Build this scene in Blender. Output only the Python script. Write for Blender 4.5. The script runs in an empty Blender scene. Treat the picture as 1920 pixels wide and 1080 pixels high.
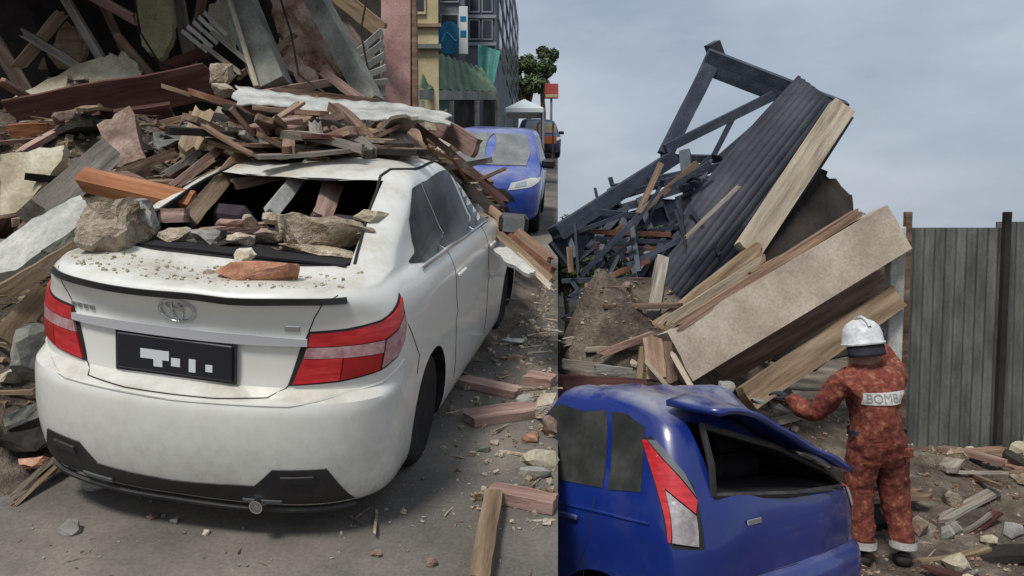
import bpy, bmesh, math, random
import numpy as np
from mathutils import Vector, Matrix, noise
R = math.radians
rnd = random.Random(7)
sc = bpy.context.scene
COL = sc.collection

# ------------------------------------------------------------------ camera, sky, sun, exposure
CAM = Vector((0, 0, 2.33))            # eye height above the lower lot
FPX = 1400.0                          # focal length in photograph pixels (1920 wide)
PITCH = -3.68
cd = bpy.data.cameras.new('camera'); cd.sensor_width = 36; cd.lens = 36*FPX/1920
cd.clip_start = .05; cd.clip_end = 3000
cam = bpy.data.objects.new('camera', cd); COL.objects.link(cam)
cam.location = CAM; cam.rotation_euler = (R(90+PITCH), 0, 0); sc.camera = cam

SUN_EL, SUN_AZ = 58, -150             # high thin-cloud sun, behind and to the left of the viewer
world = bpy.data.worlds.new('World'); sc.world = world; world.use_nodes = True
nt = world.node_tree; nt.nodes.clear()
N = nt.nodes.new; LK = nt.links.new
out = N('ShaderNodeOutputWorld'); bg = N('ShaderNodeBackground'); bg.inputs[1].default_value = .10
sky = N('ShaderNodeTexSky'); sky.sky_type = 'NISHITA'; sky.sun_disc = False
sky.sun_elevation = R(SUN_EL); sky.sun_rotation = R(SUN_AZ); sky.air_density = 1.3; sky.dust_density = 3
tc = N('ShaderNodeTexCoord'); mp = N('ShaderNodeMapping'); mp.inputs['Scale'].default_value = (1, 1, 2.6)
n1 = N('ShaderNodeTexNoise'); n1.inputs['Scale'].default_value = 3.0; n1.inputs['Detail'].default_value = 7; n1.inputs['Roughness'].default_value = .55
rp = N('ShaderNodeValToRGB'); rp.color_ramp.elements[0].position = .3; rp.color_ramp.elements[1].position = .72
rp.color_ramp.elements[0].color = (2.75, 3.35, 4.15, 1); rp.color_ramp.elements[1].color = (4.7, 5.15, 5.75, 1)
mx = N('ShaderNodeMix'); mx.data_type = 'RGBA'; mx.inputs[0].default_value = .9
LK(tc.outputs['Generated'], mp.inputs[0]); LK(mp.outputs[0], n1.inputs['Vector']); LK(n1.outputs[0], rp.inputs[0])
LK(sky.outputs[0], mx.inputs[6]); LK(rp.outputs[0], mx.inputs[7]); LK(mx.outputs[2], bg.inputs[0]); LK(bg.outputs[0], out.inputs[0])
sl = bpy.data.lights.new('sun', 'SUN'); sl.energy = 2.4; sl.angle = R(13); sl.color = (1, .96, .9)
so = bpy.data.objects.new('sun', sl); COL.objects.link(so)
_d = Vector((math.sin(R(SUN_AZ))*math.cos(R(SUN_EL)), math.cos(R(SUN_AZ))*math.cos(R(SUN_EL)), math.sin(R(SUN_EL))))
so.rotation_euler = (-_d).to_track_quat('-Z', 'Y').to_euler()
sc.view_settings.view_transform = 'Standard'; sc.view_settings.look = 'None'
sc.view_settings.exposure = 0.26; sc.view_settings.gamma = 1; sc.view_settings.use_curve_mapping = False
sc.cycles.max_bounces = 6; sc.cycles.use_denoising = True

# ------------------------------------------------------------------ frames and helpers
RC = Matrix.Rotation(R(PITCH), 3, 'X')
SLOPE = 9.6                            # the street climbs away from the viewer and falls a little to the right
_RS = Matrix.Rotation(R(SLOPE), 3, 'X') @ Matrix.Rotation(R(2.0), 3, 'Y')
CAR = _RS.transposed() @ (RC @ Vector((-1.404, 3.155, -1.074)))   # tail of the white sedan, from the eye, along the street
EYE = -CAR.z                           # eye height over the street, square to it
MS = Matrix.Translation(CAM) @ _RS.to_4x4() @ Matrix.Translation((0, 0, -EYE))
MSI = MS.inverted()
def at(x, y, d):
    "world point that is seen at photo position x, y, at depth d metres"
    return CAM + RC @ Vector(((x-960)/FPX*d, d, -(y-540)/FPX*d))
def on_street(x, y, h=0.0):
    a = MSI @ CAM; b = MSI @ at(x, y, 1.0); k = (h-a.z)/(b.z-a.z)
    return MS @ (a+(b-a)*k)
def on_lot(x, y, h=0.0):
    b = at(x, y, 1.0); k = (h-CAM.z)/(b.z-CAM.z)
    return CAM+(b-CAM)*k
def street(u, v, w=0.0): return MS @ Vector((u, v, w))
def depth(p): return (RC.transposed() @ (p-CAM)).y

def tag(o, label=None, cat=None, group=None, kind=None):
    if label: o['label'] = label
    if cat: o['category'] = cat
    if group: o['group'] = group
    if kind: o['kind'] = kind
    return o
def link(name, me, mats=None, parent=None, M=None, smooth=False):
    o = bpy.data.objects.new(name, me); COL.objects.link(o)
    if mats is not None:
        me.materials.clear()
        for m in (mats if isinstance(mats, (list, tuple)) else [mats]): me.materials.append(m)
    if smooth and hasattr(me, 'polygons'):
        for p in me.polygons: p.use_smooth = True
        me.set_sharp_from_angle(angle=R(smooth if smooth is not True else 40))
    if parent: o.parent = parent
    if M is not None: o.matrix_local = M
    return o
def empty(name, M, label, cat, group=None):
    o = bpy.data.objects.new(name, None); COL.objects.link(o); o.matrix_world = M; o.empty_display_size = .2
    return tag(o, label, cat, group)
def mesh(verts, faces, name='m'):
    me = bpy.data.meshes.new(name); me.from_pydata([tuple(v) for v in verts], [], faces); me.update(); return me
def bm_mesh(bm, name='m'):
    bmesh.ops.recalc_face_normals(bm, faces=bm.faces)
    me = bpy.data.meshes.new(name); bm.to_mesh(me); bm.free(); return me
def bm_box(bm, lo, hi, M=None):
    vs = [bm.verts.new((x, y, z)) for z in (lo[2], hi[2]) for y in (lo[1], hi[1]) for x in (lo[0], hi[0])]
    for f in ((0,2,3,1),(4,5,7,6),(0,1,5,4),(2,6,7,3),(0,4,6,2),(1,3,7,5)): bm.faces.new([vs[i] for i in f])
    if M is not None: bmesh.ops.transform(bm, matrix=M, verts=vs)
    return vs
def box_me(lo, hi, bevel=0.0, M=None):
    bm = bmesh.new(); bm_box(bm, lo, hi, M)
    if bevel: bmesh.ops.bevel(bm, geom=bm.edges[:], offset=bevel, segments=1, affect='EDGES')
    return bm_mesh(bm)
def bm_tube(bm, pts, r, sides=6, caps=True):
    pts = [Vector(p) for p in pts]; rings = []
    rr = r if isinstance(r, (list, tuple)) else [r]*len(pts)
    for i, p in enumerate(pts):
        t = (pts[min(i+1, len(pts)-1)]-pts[max(i-1, 0)]).normalized()
        a = t.orthogonal().normalized() if i == 0 else (a - t*a.dot(t)).normalized()
        b = t.cross(a)
        rings.append([bm.verts.new(p+(a*math.cos(q)+b*math.sin(q))*rr[i]) for q in (2*math.pi*k/sides for k in range(sides))])
    for A, B in zip(rings, rings[1:]):
        for k in range(sides): bm.faces.new((A[k], A[(k+1) % sides], B[(k+1) % sides], B[k]))
    if caps: bm.faces.new(rings[0][::-1]); bm.faces.new(rings[-1])
def tube_me(pts, r, sides=6):
    bm = bmesh.new(); bm_tube(bm, pts, r, sides); return bm_mesh(bm)
def lathe_me(prof, n=24, axis='X'):
    bm = bmesh.new(); rings = []
    for (r, h) in prof:
        ring = []
        for k in range(n):
            a = 2*math.pi*k/n; p = (h, r*math.cos(a), r*math.sin(a)) if axis == 'X' else (r*math.cos(a), r*math.sin(a), h)
            ring.append(bm.verts.new(p))
        rings.append(ring)
    for A, B in zip(rings, rings[1:]):
        for k in range(n): bm.faces.new((A[k], A[(k+1) % n], B[(k+1) % n], B[k]))
    for ring in (rings[0], rings[-1]):
        try: bm.faces.new(ring)
        except ValueError: pass
    return bm_mesh(bm)

# ------------------------------------------------------------------ materials
def material(name):
    m = bpy.data.materials.new(name); m.use_nodes = True
    return m, m.node_tree, m.node_tree.nodes['Principled BSDF']
def surf(name, cols, scale=4, rough=.85, bump=.3, stretch=(1, 1, 1), detail=6, vary=.35, fine=40, metal=0, spec=.3, dist=.02, mid=None, dust=None, grain=.26, splash=0):
    """mottled colour (two or three tones) with fine grain and relief; every object gets its own offset and shade"""
    m, t, b = material(name); n = t.nodes.new; l = t.links.new
    tc = n('ShaderNodeTexCoord'); oi = n('ShaderNodeObjectInfo'); mp = n('ShaderNodeMapping'); mp.inputs['Scale'].default_value = stretch
    ad = n('ShaderNodeVectorMath'); ad.operation = 'ADD'; ml = n('ShaderNodeVectorMath'); ml.operation = 'SCALE'; ml.inputs['Scale'].default_value = 37
    cb = n('ShaderNodeCombineXYZ')
    for i in range(3): l(oi.outputs['Random'], cb.inputs[i])
    l(cb.outputs[0], ml.inputs[0]); l(tc.outputs['Object'], ad.inputs[0]); l(ml.outputs[0], ad.inputs[1]); l(ad.outputs[0], mp.inputs[0])
    a = n('ShaderNodeTexNoise'); a.inputs['Scale'].default_value = scale; a.inputs['Detail'].default_value = detail; a.inputs['Roughness'].default_value = .62
    f = n('ShaderNodeTexNoise'); f.inputs['Scale'].default_value = fine; f.inputs['Detail'].default_value = 4; f.inputs['Roughness'].default_value = .7
    l(mp.outputs[0], a.inputs['Vector']); l(mp.outputs[0], f.inputs['Vector'])
    rp = n('ShaderNodeValToRGB'); e = rp.color_ramp.elements
    e[0].position = .32; e[1].position = .68
    e[0].color = (*cols[0], 1); e[1].color = (*cols[-1], 1)
    if len(cols) == 3: q = e.new(mid or .5); q.color = (*cols[1], 1)
    l(a.outputs[0], rp.inputs[0])
    mr = n('ShaderNodeMapRange'); mr.inputs[1].default_value = .25; mr.inputs[2].default_value = .75; mr.inputs[3].default_value = 1-grain; mr.inputs[4].default_value = 1+grain
    l(f.outputs[0], mr.inputs[0])
    mv = n('ShaderNodeMapRange'); mv.inputs[3].default_value = 1-vary; mv.inputs[4].default_value = 1+vary; l(oi.outputs['Random'], mv.inputs[0])
    mm = n('ShaderNodeMath'); mm.operation = 'MULTIPLY'; l(mr.outputs[0], mm.inputs[0]); l(mv.outputs[0], mm.inputs[1])
    vm = n('ShaderNodeVectorMath'); vm.operation = 'SCALE'; l(rp.outputs[0], vm.inputs[0]); l(mm.outputs[0], vm.inputs['Scale'])
    colout = vm.outputs[0]
    if dust:
        g = n('ShaderNodeNewGeometry'); sx = n('ShaderNodeSeparateXYZ'); l(g.outputs['Normal'], sx.inputs[0])
        d = n('ShaderNodeTexNoise'); d.inputs['Scale'].default_value = dust[2]; d.inputs['Detail'].default_value = 8; d.inputs['Roughness'].default_value = .7; l(tc.outputs['Object'], d.inputs['Vector'])
        q1 = n('ShaderNodeMapRange'); q1.inputs[1].default_value = dust[3]; q1.inputs[2].default_value = .95; l(sx.outputs[2], q1.inputs[0])
        q2 = n('ShaderNodeMapRange'); q2.inputs[1].default_value = .35; q2.inputs[2].default_value = .6; l(d.outputs[0], q2.inputs[0])
        q3 = n('ShaderNodeMath'); q3.operation = 'MULTIPLY'; l(q1.outputs[0], q3.inputs[0]); l(q2.outputs[0], q3.inputs[1])
        q5 = n('ShaderNodeMapRange'); q5.inputs[1].default_value = .52; q5.inputs[2].default_value = .75; q5.inputs[4].default_value = dust[4]; l(d.outputs[0], q5.inputs[0])
        q4 = n('ShaderNodeMath'); q4.operation = 'MULTIPLY_ADD'; q4.inputs[1].default_value = dust[1]; l(q3.outputs[0], q4.inputs[0]); l(q5.outputs[0], q4.inputs[2]); q4.use_clamp = True
        mx = n('ShaderNodeMix'); mx.data_type = 'RGBA'; l(q4.outputs[0], mx.inputs[0]); l(colout, mx.inputs[6]); mx.inputs[7].default_value = (*dust[0], 1)
        colout = mx.outputs[2]
        rr = n('ShaderNodeMapRange'); rr.inputs[3].default_value = rough; rr.inputs[4].default_value = .9; l(q4.outputs[0], rr.inputs[0]); l(rr.outputs[0], b.inputs['Roughness'])
    else: b.inputs['Roughness'].default_value = rough
    if splash:     # dried mud thrown up along the sills
        sz = n('ShaderNodeSeparateXYZ'); l(tc.outputs['Object'], sz.inputs[0])
        w1 = n('ShaderNodeMapRange'); w1.inputs[1].default_value = .75; w1.inputs[2].default_value = .2; l(sz.outputs[2], w1.inputs[0])
        dn = n('ShaderNodeTexNoise'); dn.inputs['Scale'].default_value = 16; dn.inputs['Detail'].default_value = 9; dn.inputs['Roughness'].default_value = .75; l(tc.outputs['Object'], dn.inputs['Vector'])
        w2 = n('ShaderNodeMapRange'); w2.inputs[1].default_value = .42; w2.inputs[2].default_value = .68; w2.inputs[4].default_value = splash; l(dn.outputs[0], w2.inputs[0])
        w3 = n('ShaderNodeMath'); w3.operation = 'MULTIPLY'; l(w1.outputs[0], w3.inputs[0]); l(w2.outputs[0], w3.inputs[1])
        m2 = n('ShaderNodeMix'); m2.data_type = 'RGBA'; l(w3.outputs[0], m2.inputs[0]); l(colout, m2.inputs[6]); m2.inputs[7].default_value = (.2, .165, .12, 1); colout = m2.outputs[2]
    l(colout, b.inputs['Base Color']); b.inputs['Metallic'].default_value = metal; b.inputs['Specular IOR Level'].default_value = spec
    if bump:
        bp = n('ShaderNodeBump'); bp.inputs['Strength'].default_value = bump; bp.inputs['Distance'].default_value = dist
        sm = n('ShaderNodeMath'); sm.operation = 'MULTIPLY_ADD'; sm.inputs[1].default_value = .4
        l(f.outputs[0], sm.inputs[0]); l(a.outputs[0], sm.inputs[2]); l(sm.outputs[0], bp.inputs['Height']); l(bp.outputs[0], b.inputs['Normal'])
    return m
GR = (.6, 7, 7)
M = {}
M['asphalt'] = surf('asphalt_dusty', [(0.075, 0.069, 0.061), (0.132, 0.119, 0.103), (0.229, 0.202, 0.167)], .9, .95, .5, fine=55, vary=0, dist=.006)
M['earth'] = surf('lot_earth', [(0.066, 0.050, 0.038), (0.132, 0.102, 0.074), (0.240, 0.198, 0.150)], 1.6, .95, .8, fine=24, vary=0, dist=.04)
M['far'] = surf('far_field', [(.12, .12, .09), (.2, .19, .15)], .05, .95, 0, vary=0)
M['wood_grey'] = surf('weathered_wood', [(0.120, 0.102, 0.084), (0.240, 0.210, 0.174), (0.384, 0.348, 0.300)], 2, .85, .5, GR, vary=.3)
M['wood_brown'] = surf('brown_wood', [(0.098, 0.059, 0.039), (0.210, 0.133, 0.091), (0.350, 0.245, 0.175)], 2, .8, .5, GR, vary=.3)
M['wood_red'] = surf('red_stained_wood', [(.045, .016, .014), (.085, .032, .026), (.13, .06, .045)], 2, .75, .5, GR, vary=.2)
M['wood_orange'] = surf('fresh_orange_wood', [(.2, .07, .028), (.36, .145, .065), (.5, .25, .13)], 2, .75, .4, GR, vary=.15)
M['wood_pale'] = surf('pale_wood', [(.2, .16, .115), (.36, .3, .225), (.5, .43, .34)], 2, .85, .5, GR, vary=.2)
M['wood_tan'] = surf('tan_wood', [(.13, .085, .05), (.25, .175, .11), (.36, .27, .18)], 2, .8, .5, GR, vary=.2)
M['wood_pink'] = surf('pinkish_wood', [(0.149, 0.086, 0.069), (0.299, 0.190, 0.155), (0.437, 0.310, 0.259)], 2, .8, .5, GR, vary=.2)
M['concrete'] = surf('concrete', [(.15, .145, .13), (.26, .25, .225), (.37, .355, .325)], 3, .9, .5, vary=.15)
M['concrete_green'] = surf('mossy_concrete', [(0.120, 0.126, 0.108), (0.204, 0.210, 0.180), (0.312, 0.312, 0.270)], 3, .9, .5, vary=.1)
M['slab_beige'] = surf('beige_concrete', [(0.319, 0.261, 0.204), (0.434, 0.363, 0.287), (0.561, 0.485, 0.396)], 1.8, .9, .35, vary=.05, dist=.012)
M['plaster'] = surf('cream_plaster', [(.26, .22, .15), (.42, .37, .27), (.55, .51, .41)], 3, .9, .4, vary=.15)
M['plaster_grey'] = surf('pale_grey_plaster', [(.26, .26, .235), (.42, .42, .385), (.56, .55, .51)], 3, .9, .5, vary=.12)
M['plaster_yellow'] = surf('yellowed_plaster', [(.17, .15, .075), (.28, .25, .14), (.38, .35, .23)], 3, .9, .5, vary=.1)
M['masonry'] = surf('broken_masonry', [(.2, .14, .09), (.42, .34, .25), (.56, .49, .39)], 5, .95, .9, vary=.2, dist=.05)
M['brick'] = surf('orange_brick', [(.26, .105, .06), (.38, .19, .12), (.5, .3, .21)], 5, .9, .6, vary=.2)
M['brick_brown'] = surf('brown_brick', [(.11, .07, .055), (.2, .135, .105), (.31, .23, .185)], 5, .9, .6, vary=.15)
M['pink_cream'] = surf('pinkish_brick_and_plaster', [(.2, .085, .06), (.46, .3, .225), (.62, .5, .4)], 5, .95, .7, vary=.05)
M['pink_wall'] = surf('pink_painted_plaster', [(0.256, 0.147, 0.134), (0.397, 0.243, 0.224), (0.499, 0.326, 0.301)], 2, .9, .3, vary=.05)
M['cream_wall'] = surf('cream_painted_wall', [(.36, .29, .15), (.5, .42, .25), (.58, .51, .35)], 1, .9, .2, vary=0)
M['dark_and_shade'] = surf('dark_tone_and_shade', [(.012, .010, .009), (.028, .023, .02), (.05, .042, .034)], 1.5, .95, .5, vary=.2)  # near-black for dark pieces, and painted shade in the house, stall and void
M['navy'] = surf('dark_blue_grey_steel', [(.022, .03, .045), (.042, .054, .078), (.075, .088, .115)], 2.5, .6, .4, vary=.15, spec=.4)
M['navy_roof'] = surf('dark_roof_sheet', [(0.017, 0.019, 0.027), (0.032, 0.036, 0.049), (0.060, 0.064, 0.078)], 1.4, .7, .4, vary=.05, spec=.35)
M['iron_grey'] = surf('corrugated_iron', [(0.080, 0.084, 0.076), (0.132, 0.136, 0.124), (0.192, 0.192, 0.172)], 2.2, .6, .2, vary=.06, stretch=(3, 3, .8), metal=.2)
M['rust'] = surf('rusted_iron', [(.09, .04, .025), (.17, .075, .045), (.26, .13, .08)], 4, .8, .4, vary=.2)
M['rubble'] = surf('rubble_soil', [(0.046, 0.035, 0.029), (0.111, 0.088, 0.068), (0.221, 0.182, 0.143)], 3.5, .95, 1.0, fine=22, vary=0, dist=.09)
M['white_paint'] = surf('white_car_paint', [(.69, .69, .63), (.72, .72, .665), (.745, .745, .69)], .8, .3, 0, vary=0, spec=.5, grain=.01, splash=.38, dust=((.42, .38, .31), .85, 3.5, .5, .22))
M['blue_paint'] = surf('blue_car_paint', [(0.004, 0.017, 0.142), (0.006, 0.022, 0.173), (0.007, 0.028, 0.203)], 1.5, .28, 0, vary=0, spec=.55, grain=.01, splash=.5, dust=((.3, .3, .32), .8, 3.2, .7, .06))
M['sky_blue_paint'] = surf('light_blue_car_paint', [(.02, .055, .34), (.025, .065, .38), (.03, .08, .42)], 1.5, .3, 0, vary=0, spec=.5, grain=.01, dust=((.42, .42, .44), .7, 2.2, .6, .1))
M['silver_paint'] = surf('silver_car_paint', [(.42, .43, .44), (.5, .51, .52)], 1.5, .35, 0, vary=0, metal=.3)
for _n in ('white_paint', 'blue_paint', 'sky_blue_paint', 'silver_paint'):
    _b = M[_n].node_tree.nodes['Principled BSDF']; _b.inputs['Coat Weight'].default_value = .55; _b.inputs['Coat Roughness'].default_value = .07
def plain(name, c, rough=.5, metal=0, spec=.5, emit=None, trans=0):
    m, t, b = material(name); b.inputs['Base Color'].default_value = (*c, 1); b.inputs['Roughness'].default_value = rough
    b.inputs['Metallic'].default_value = metal; b.inputs['Specular IOR Level'].default_value = spec
    if trans: b.inputs['Transmission Weight'].default_value = trans
    return m
M['glass'] = surf('dusty_tinted_glass', [(.018, .021, .02), (.035, .038, .036), (.075, .075, .068)], 3, .16, 0, grain=.04, vary=0, spec=.07, dust=((.32, .3, .26), .3, 4, .5, .08))
M['glass_pale'] = surf('dust_covered_glass', [(.13, .14, .145), (.19, .2, .2), (.27, .275, .265)], 2.5, .35, 0, vary=0, spec=.5)
M['black'] = surf('black_plastic', [(.014, .014, .015), (.022, .022, .023), (.035, .034, .033)], 4, .5, .1, vary=0, spec=.4, dust=((.16, .145, .12), .5, 5, .5, .12))
M['seam'] = plain('panel_gap', (.012, .012, .012), .8)
M['rubber'] = surf('tyre_rubber', [(.012, .012, .012), (.03, .028, .026)], 6, .9, .3, vary=0)
M['alloy'] = plain('wheel_alloy', (.45, .45, .46), .35, .9)
M['chrome'] = plain('chrome', (.7, .72, .75), .16, 1)
M['red_lens'] = surf('red_lens', [(.36, .012, .018), (.5, .02, .026), (.6, .045, .045)], 9, .15, .1, grain=.04, vary=0, spec=.7, stretch=(1, 1, 5))
M['red_dark'] = surf('dark_red_lens', [(.26, .008, .01), (.38, .012, .016)], 9, .15, .1, grain=.04, vary=0, spec=.7)
M['clear_lens'] = surf('clear_lens', [(0.198, 0.167, 0.167), (0.310, 0.279, 0.279), (0.384, 0.372, 0.372)], 16, .15, .15, vary=0, spec=.7)
M['pink_lens'] = surf('pinkish_clear_lens', [(.3, .13, .14), (.44, .24, .25), (.52, .36, .36)], 22, .15, .15, vary=0, spec=.7, grain=.1)
M['satin'] = plain('satin_silver_trim', (.62, .63, .65), .28, .35)
M['smoke_lens'] = plain('smoke_grey_lens', (.12, .13, .14), .2)
M['cabin'] = surf('dark_cabin_trim', [(.012, .011, .012), (.022, .02, .022)], 5, .9, .2, vary=0)
M['seat'] = surf('seat_fabric', [(.035, .025, .032), (.06, .045, .055)], 8, .95, .3, vary=0)
M['plate'] = plain('number_plate_black', (.012, .013, .02), .35)
M['white'] = plain('white_plastic', (.7, .7, .7), .5)
M['lamp_glass'] = surf('headlamp_glass', [(.45, .46, .4), (.6, .62, .55), (.7, .72, .66)], 5, .15, 0, grain=.04, vary=0, spec=.7)
M['leaf'] = surf('tree_leaf', [(.04, .07, .028), (.075, .115, .045), (.12, .16, .075)], 2, .7, 0, vary=.4)
M['bark'] = surf('tree_bark', [(.06, .045, .03), (.12, .09, .065)], 5, .9, .5, vary=.2)
# ------------------------------------------------------------------ setting: lot, street on its bank, far trees and houses
def struct(name, me, m): return tag(link(name, me, m), kind='structure')
_e0, _e1 = MSI @ on_street(1046, 1000), MSI @ on_street(1046, 330)
def edge_u(v): return _e0.x+(_e1.x-_e0.x)*(v-_e0.y)/(_e1.y-_e0.y)
def grid_me(f, nu, nv):
    vs = [f(i/nu, j/nv) for j in range(nv+1) for i in range(nu+1)]
    fs = [(j*(nu+1)+i, j*(nu+1)+i+1, (j+1)*(nu+1)+i+1, (j+1)*(nu+1)+i) for j in range(nv) for i in range(nu)]
    return mesh(vs, fs)
struct('ground', mesh([(-1500, -60, 0), (1500, -60, 0), (1500, 2500, 0), (-1500, 2500, 0)], [(0, 1, 2, 3)]), M['earth'])
struct('field', mesh([(-1500, 16, .004), (1500, 16, .004), (1500, 2500, .004), (-1500, 2500, .004)], [(0, 1, 2, 3)]), M['far'])
V0, V1, UL = -4.0, 70.0, -22.0
def prism(top, dz, zfix=None, inset=0):
    "closed block under a four-sided top, bottom at world height zfix or dz below"
    tp = [MS @ Vector(p) for p in top]
    bt = [Vector((p.x-(inset if i in (1, 2) else 0), p.y, zfix if zfix is not None else p.z-dz)) for i, p in enumerate(tp)]
    return mesh(tp+bt, [(0, 1, 2, 3), (7, 6, 5, 4), (0, 4, 5, 1), (1, 5, 6, 2), (2, 6, 7, 3), (3, 7, 4, 0)])
struct('road', prism([(UL, V0, 0), (edge_u(V0), V0, 0), (edge_u(V1), V1, 0), (UL, V1, 0)], .12), M['asphalt'])
struct('embankment', prism([(UL, V0, -.124), (edge_u(V0)-.04, V0, -.124), (edge_u(V1)-.04, V1, -.124), (UL, V1, -.124)], 0, -.5, .1), M['concrete'])

def leaves_me(blobs, n, size, seed, droop=0):
    r = random.Random(seed); vs = []; fs = []
    for k in range(n):
        c, rad = blobs[r.randrange(len(blobs))]
        d = Vector((r.gauss(0, 1), r.gauss(0, 1), r.gauss(0, 1))).normalized()
        p = Vector(c)+Vector((d.x*rad[0], d.y*rad[1], d.z*rad[2]))*(r.random()**.4)
        nrm = (d+Vector((r.uniform(-1, 1), r.uniform(-1, 1), r.uniform(-.3, 1.2)))).normalized()
        a = nrm.orthogonal().normalized(); a.rotate(Matrix.Rotation(r.uniform(0, 6.28), 3, nrm)); b = nrm.cross(a)
        s = size*r.uniform(.6, 1.4); i = len(vs)
        vs += [p-a*s, p+b*s*.45-nrm*s*.1, p+a*s, p-b*s*.45-nrm*s*.1]; fs.append((i, i+1, i+2, i+3))
    return mesh(vs, fs)
def tree(base, h, rad, label, seed, n=2600, size=.16, group=None):
    r = random.Random(seed); T = empty('tree', Matrix.Translation(base), label, 'tree', group)
    top = Vector((r.uniform(-.15, .15), r.uniform(-.15, .15), h*.62)); bm = bmesh.new()
    bm_tube(bm, [(0, 0, -.3), (0.03, .02, h*.3), top, top+Vector((0, 0, h*.2))], [h*.032, h*.026, h*.018, h*.006], 7)
    blobs = []
    for k in range(9):
        a = k*2.4+r.random(); q = rad*r.uniform(.35, .75); z = h*r.uniform(.55, .92)
        c = Vector((math.cos(a)*q, math.sin(a)*q, z)); blobs.append((c, (rad*r.uniform(.3, .5), rad*r.uniform(.3, .5), rad*r.uniform(.22, .4))))
        bm_tube(bm, [Vector((0, 0, h*r.uniform(.35, .55))), c*.6+Vector((0, 0, h*.25)), c], [h*.014, h*.009, h*.004], 5)
    blobs.append((Vector((0, 0, h*.9)), (rad*.4, rad*.4, rad*.35)))
    link('trunk', bm_mesh(bm), M['bark'], T); link('crown', leaves_me(blobs, n, size, seed), M['leaf'], T)
    return T
for x, d, h, rad, lab in ((992, 40, 5.0, 1.3, 'rounded leafy tree at the far end of the street beside the grey tower'),
                          (1020, 46, 6.2, 1.0, 'taller slim tree at the far end of the street near the road edge')):
    p = at(x, 215, d); s = MSI @ p; tree(street(s.x, s.y, 0), h, rad, lab, int(x), 3600, .14)
for i, (x, y, d, h, rad) in enumerate(((1062, 560, 17, 2.3, .9), (1120, 560, 21, 2.6, 1.1), (1010, 520, 30, 4, 1.6))):
    b = at(x, y, d); 
    if i < 2: tree(Vector((b.x, b.y, 0)), h, rad, ('low green bush seen under the collapsed roof frame by the road edge', 'second green bush beyond the collapsed roof frame, before the pale hut')[i], 90+i, 1800, .12)
# far tree line and a pale hut on the lower ground
for i in range(12):
    xx = 5+i*2.5+rnd.uniform(-1, 1); tree(Vector((xx, 70+rnd.uniform(-12, 12), 0)), rnd.uniform(3.0, 4.4), rnd.uniform(2.6, 3.4), 'distant low tree on the plain beyond the lower lot', 300+i, 1500, .3, 'distant trees on the plain')
H = empty('hut', Matrix.Translation(Vector((at(1112, 600, 26).x, 26, 0))), 'small pale hut beyond the timber debris, glimpsed past the bushes', 'hut')
link('wall', box_me((-1.2, 0, 0), (1.3, 2.5, 1.5)), M['plaster_grey'], H)
link('roof', mesh([(-1.4, -.3, 1.45), (1.5, -.3, 1.45), (1.5, 1.2, 2.0), (-1.4, 1.2, 2.0), (1.5, 2.8, 1.45), (-1.4, 2.8, 1.45)], [(0, 1, 2, 3), (3, 2, 4, 5), (0, 3, 5), (1, 4, 2)]), M['rust'], H)
link('door', box_me((-.2, -.03, 0), (.5, -.002, 1.3)), M['wood_brown'], H)
link('window', box_me((-.95, -.03, .7), (-.45, -.002, 1.2)), M['glass'], H)

# ------------------------------------------------------------------ shop row up the street
M['tower'] = surf('grey_blue_facade', [(.085, .095, .115), (.125, .14, .165), (.17, .185, .205)], 1.2, .85, .15, vary=.04)
M['tower_trim'] = plain('facade_trim', (.26, .28, .31), .7)
M['pane'] = plain('dark_pane', (.02, .025, .035), .1, spec=.7)
M['green_sheet'] = surf('green_awning', [(.045, .085, .05), (.08, .13, .08), (.13, .18, .125)], 2, .7, .2, vary=0)
M['green_shutter'] = surf('green_shutter', [(.03, .11, .07), (.055, .16, .11)], 2, .6, .1, vary=0)
M['mint'] = surf('mint_banner', [(.12, .42, .33), (.2, .55, .44), (.32, .64, .55)], 3, .7, .1, vary=0)
M['blue_sign'] = surf('blue_sign_face', [(.008, .1, .24), (.012, .15, .34), (.02, .2, .42)], 3, .4, 0, vary=0)
M['cyan'] = plain('cyan_print', (.06, .36, .55), .4)
M['white_sign'] = plain('white_sign_face', (.62, .66, .68), .5)
def S_at(x, d):
    s = MSI @ at(x, 215, d); return s
def block(name, x0, x1, d, dep, ztop, m, label, cat='building', recede=0.05):
    "upright block: front edge between photo columns x0 and x1 at depth d, running back dep metres; local x right, y back, z up"
    a = at(x0, 215, d); b = at(x1, 215, d); s = MSI @ Vector((a.x, a.y, a.z)); z0 = (street(s.x, s.y, 0)).z-.6
    w = b.x-a.x
    T = empty(name, Matrix.Translation((a.x, a.y, z0)), label, cat)
    k = recede*dep; h = ztop-z0
    bm = bmesh.new()
    vs = [bm.verts.new(p) for p in ((0, 0, 0), (w, 0, 0), (w+k, dep, 0), (k, dep, 0), (0, 0, h), (w, 0, h), (w+k, dep, h), (k, dep, h))]
    for f in ((0, 1, 5, 4), (1, 2, 6, 5), (2, 3, 7, 6), (3, 0, 4, 7), (4, 5, 6, 7)): bm.faces.new([vs[i] for i in f])
    link('wall', bm_mesh(bm), m, T)
    return T, w, h, k, z0
zt = lambda y, d: at(960, y, d).z
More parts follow.
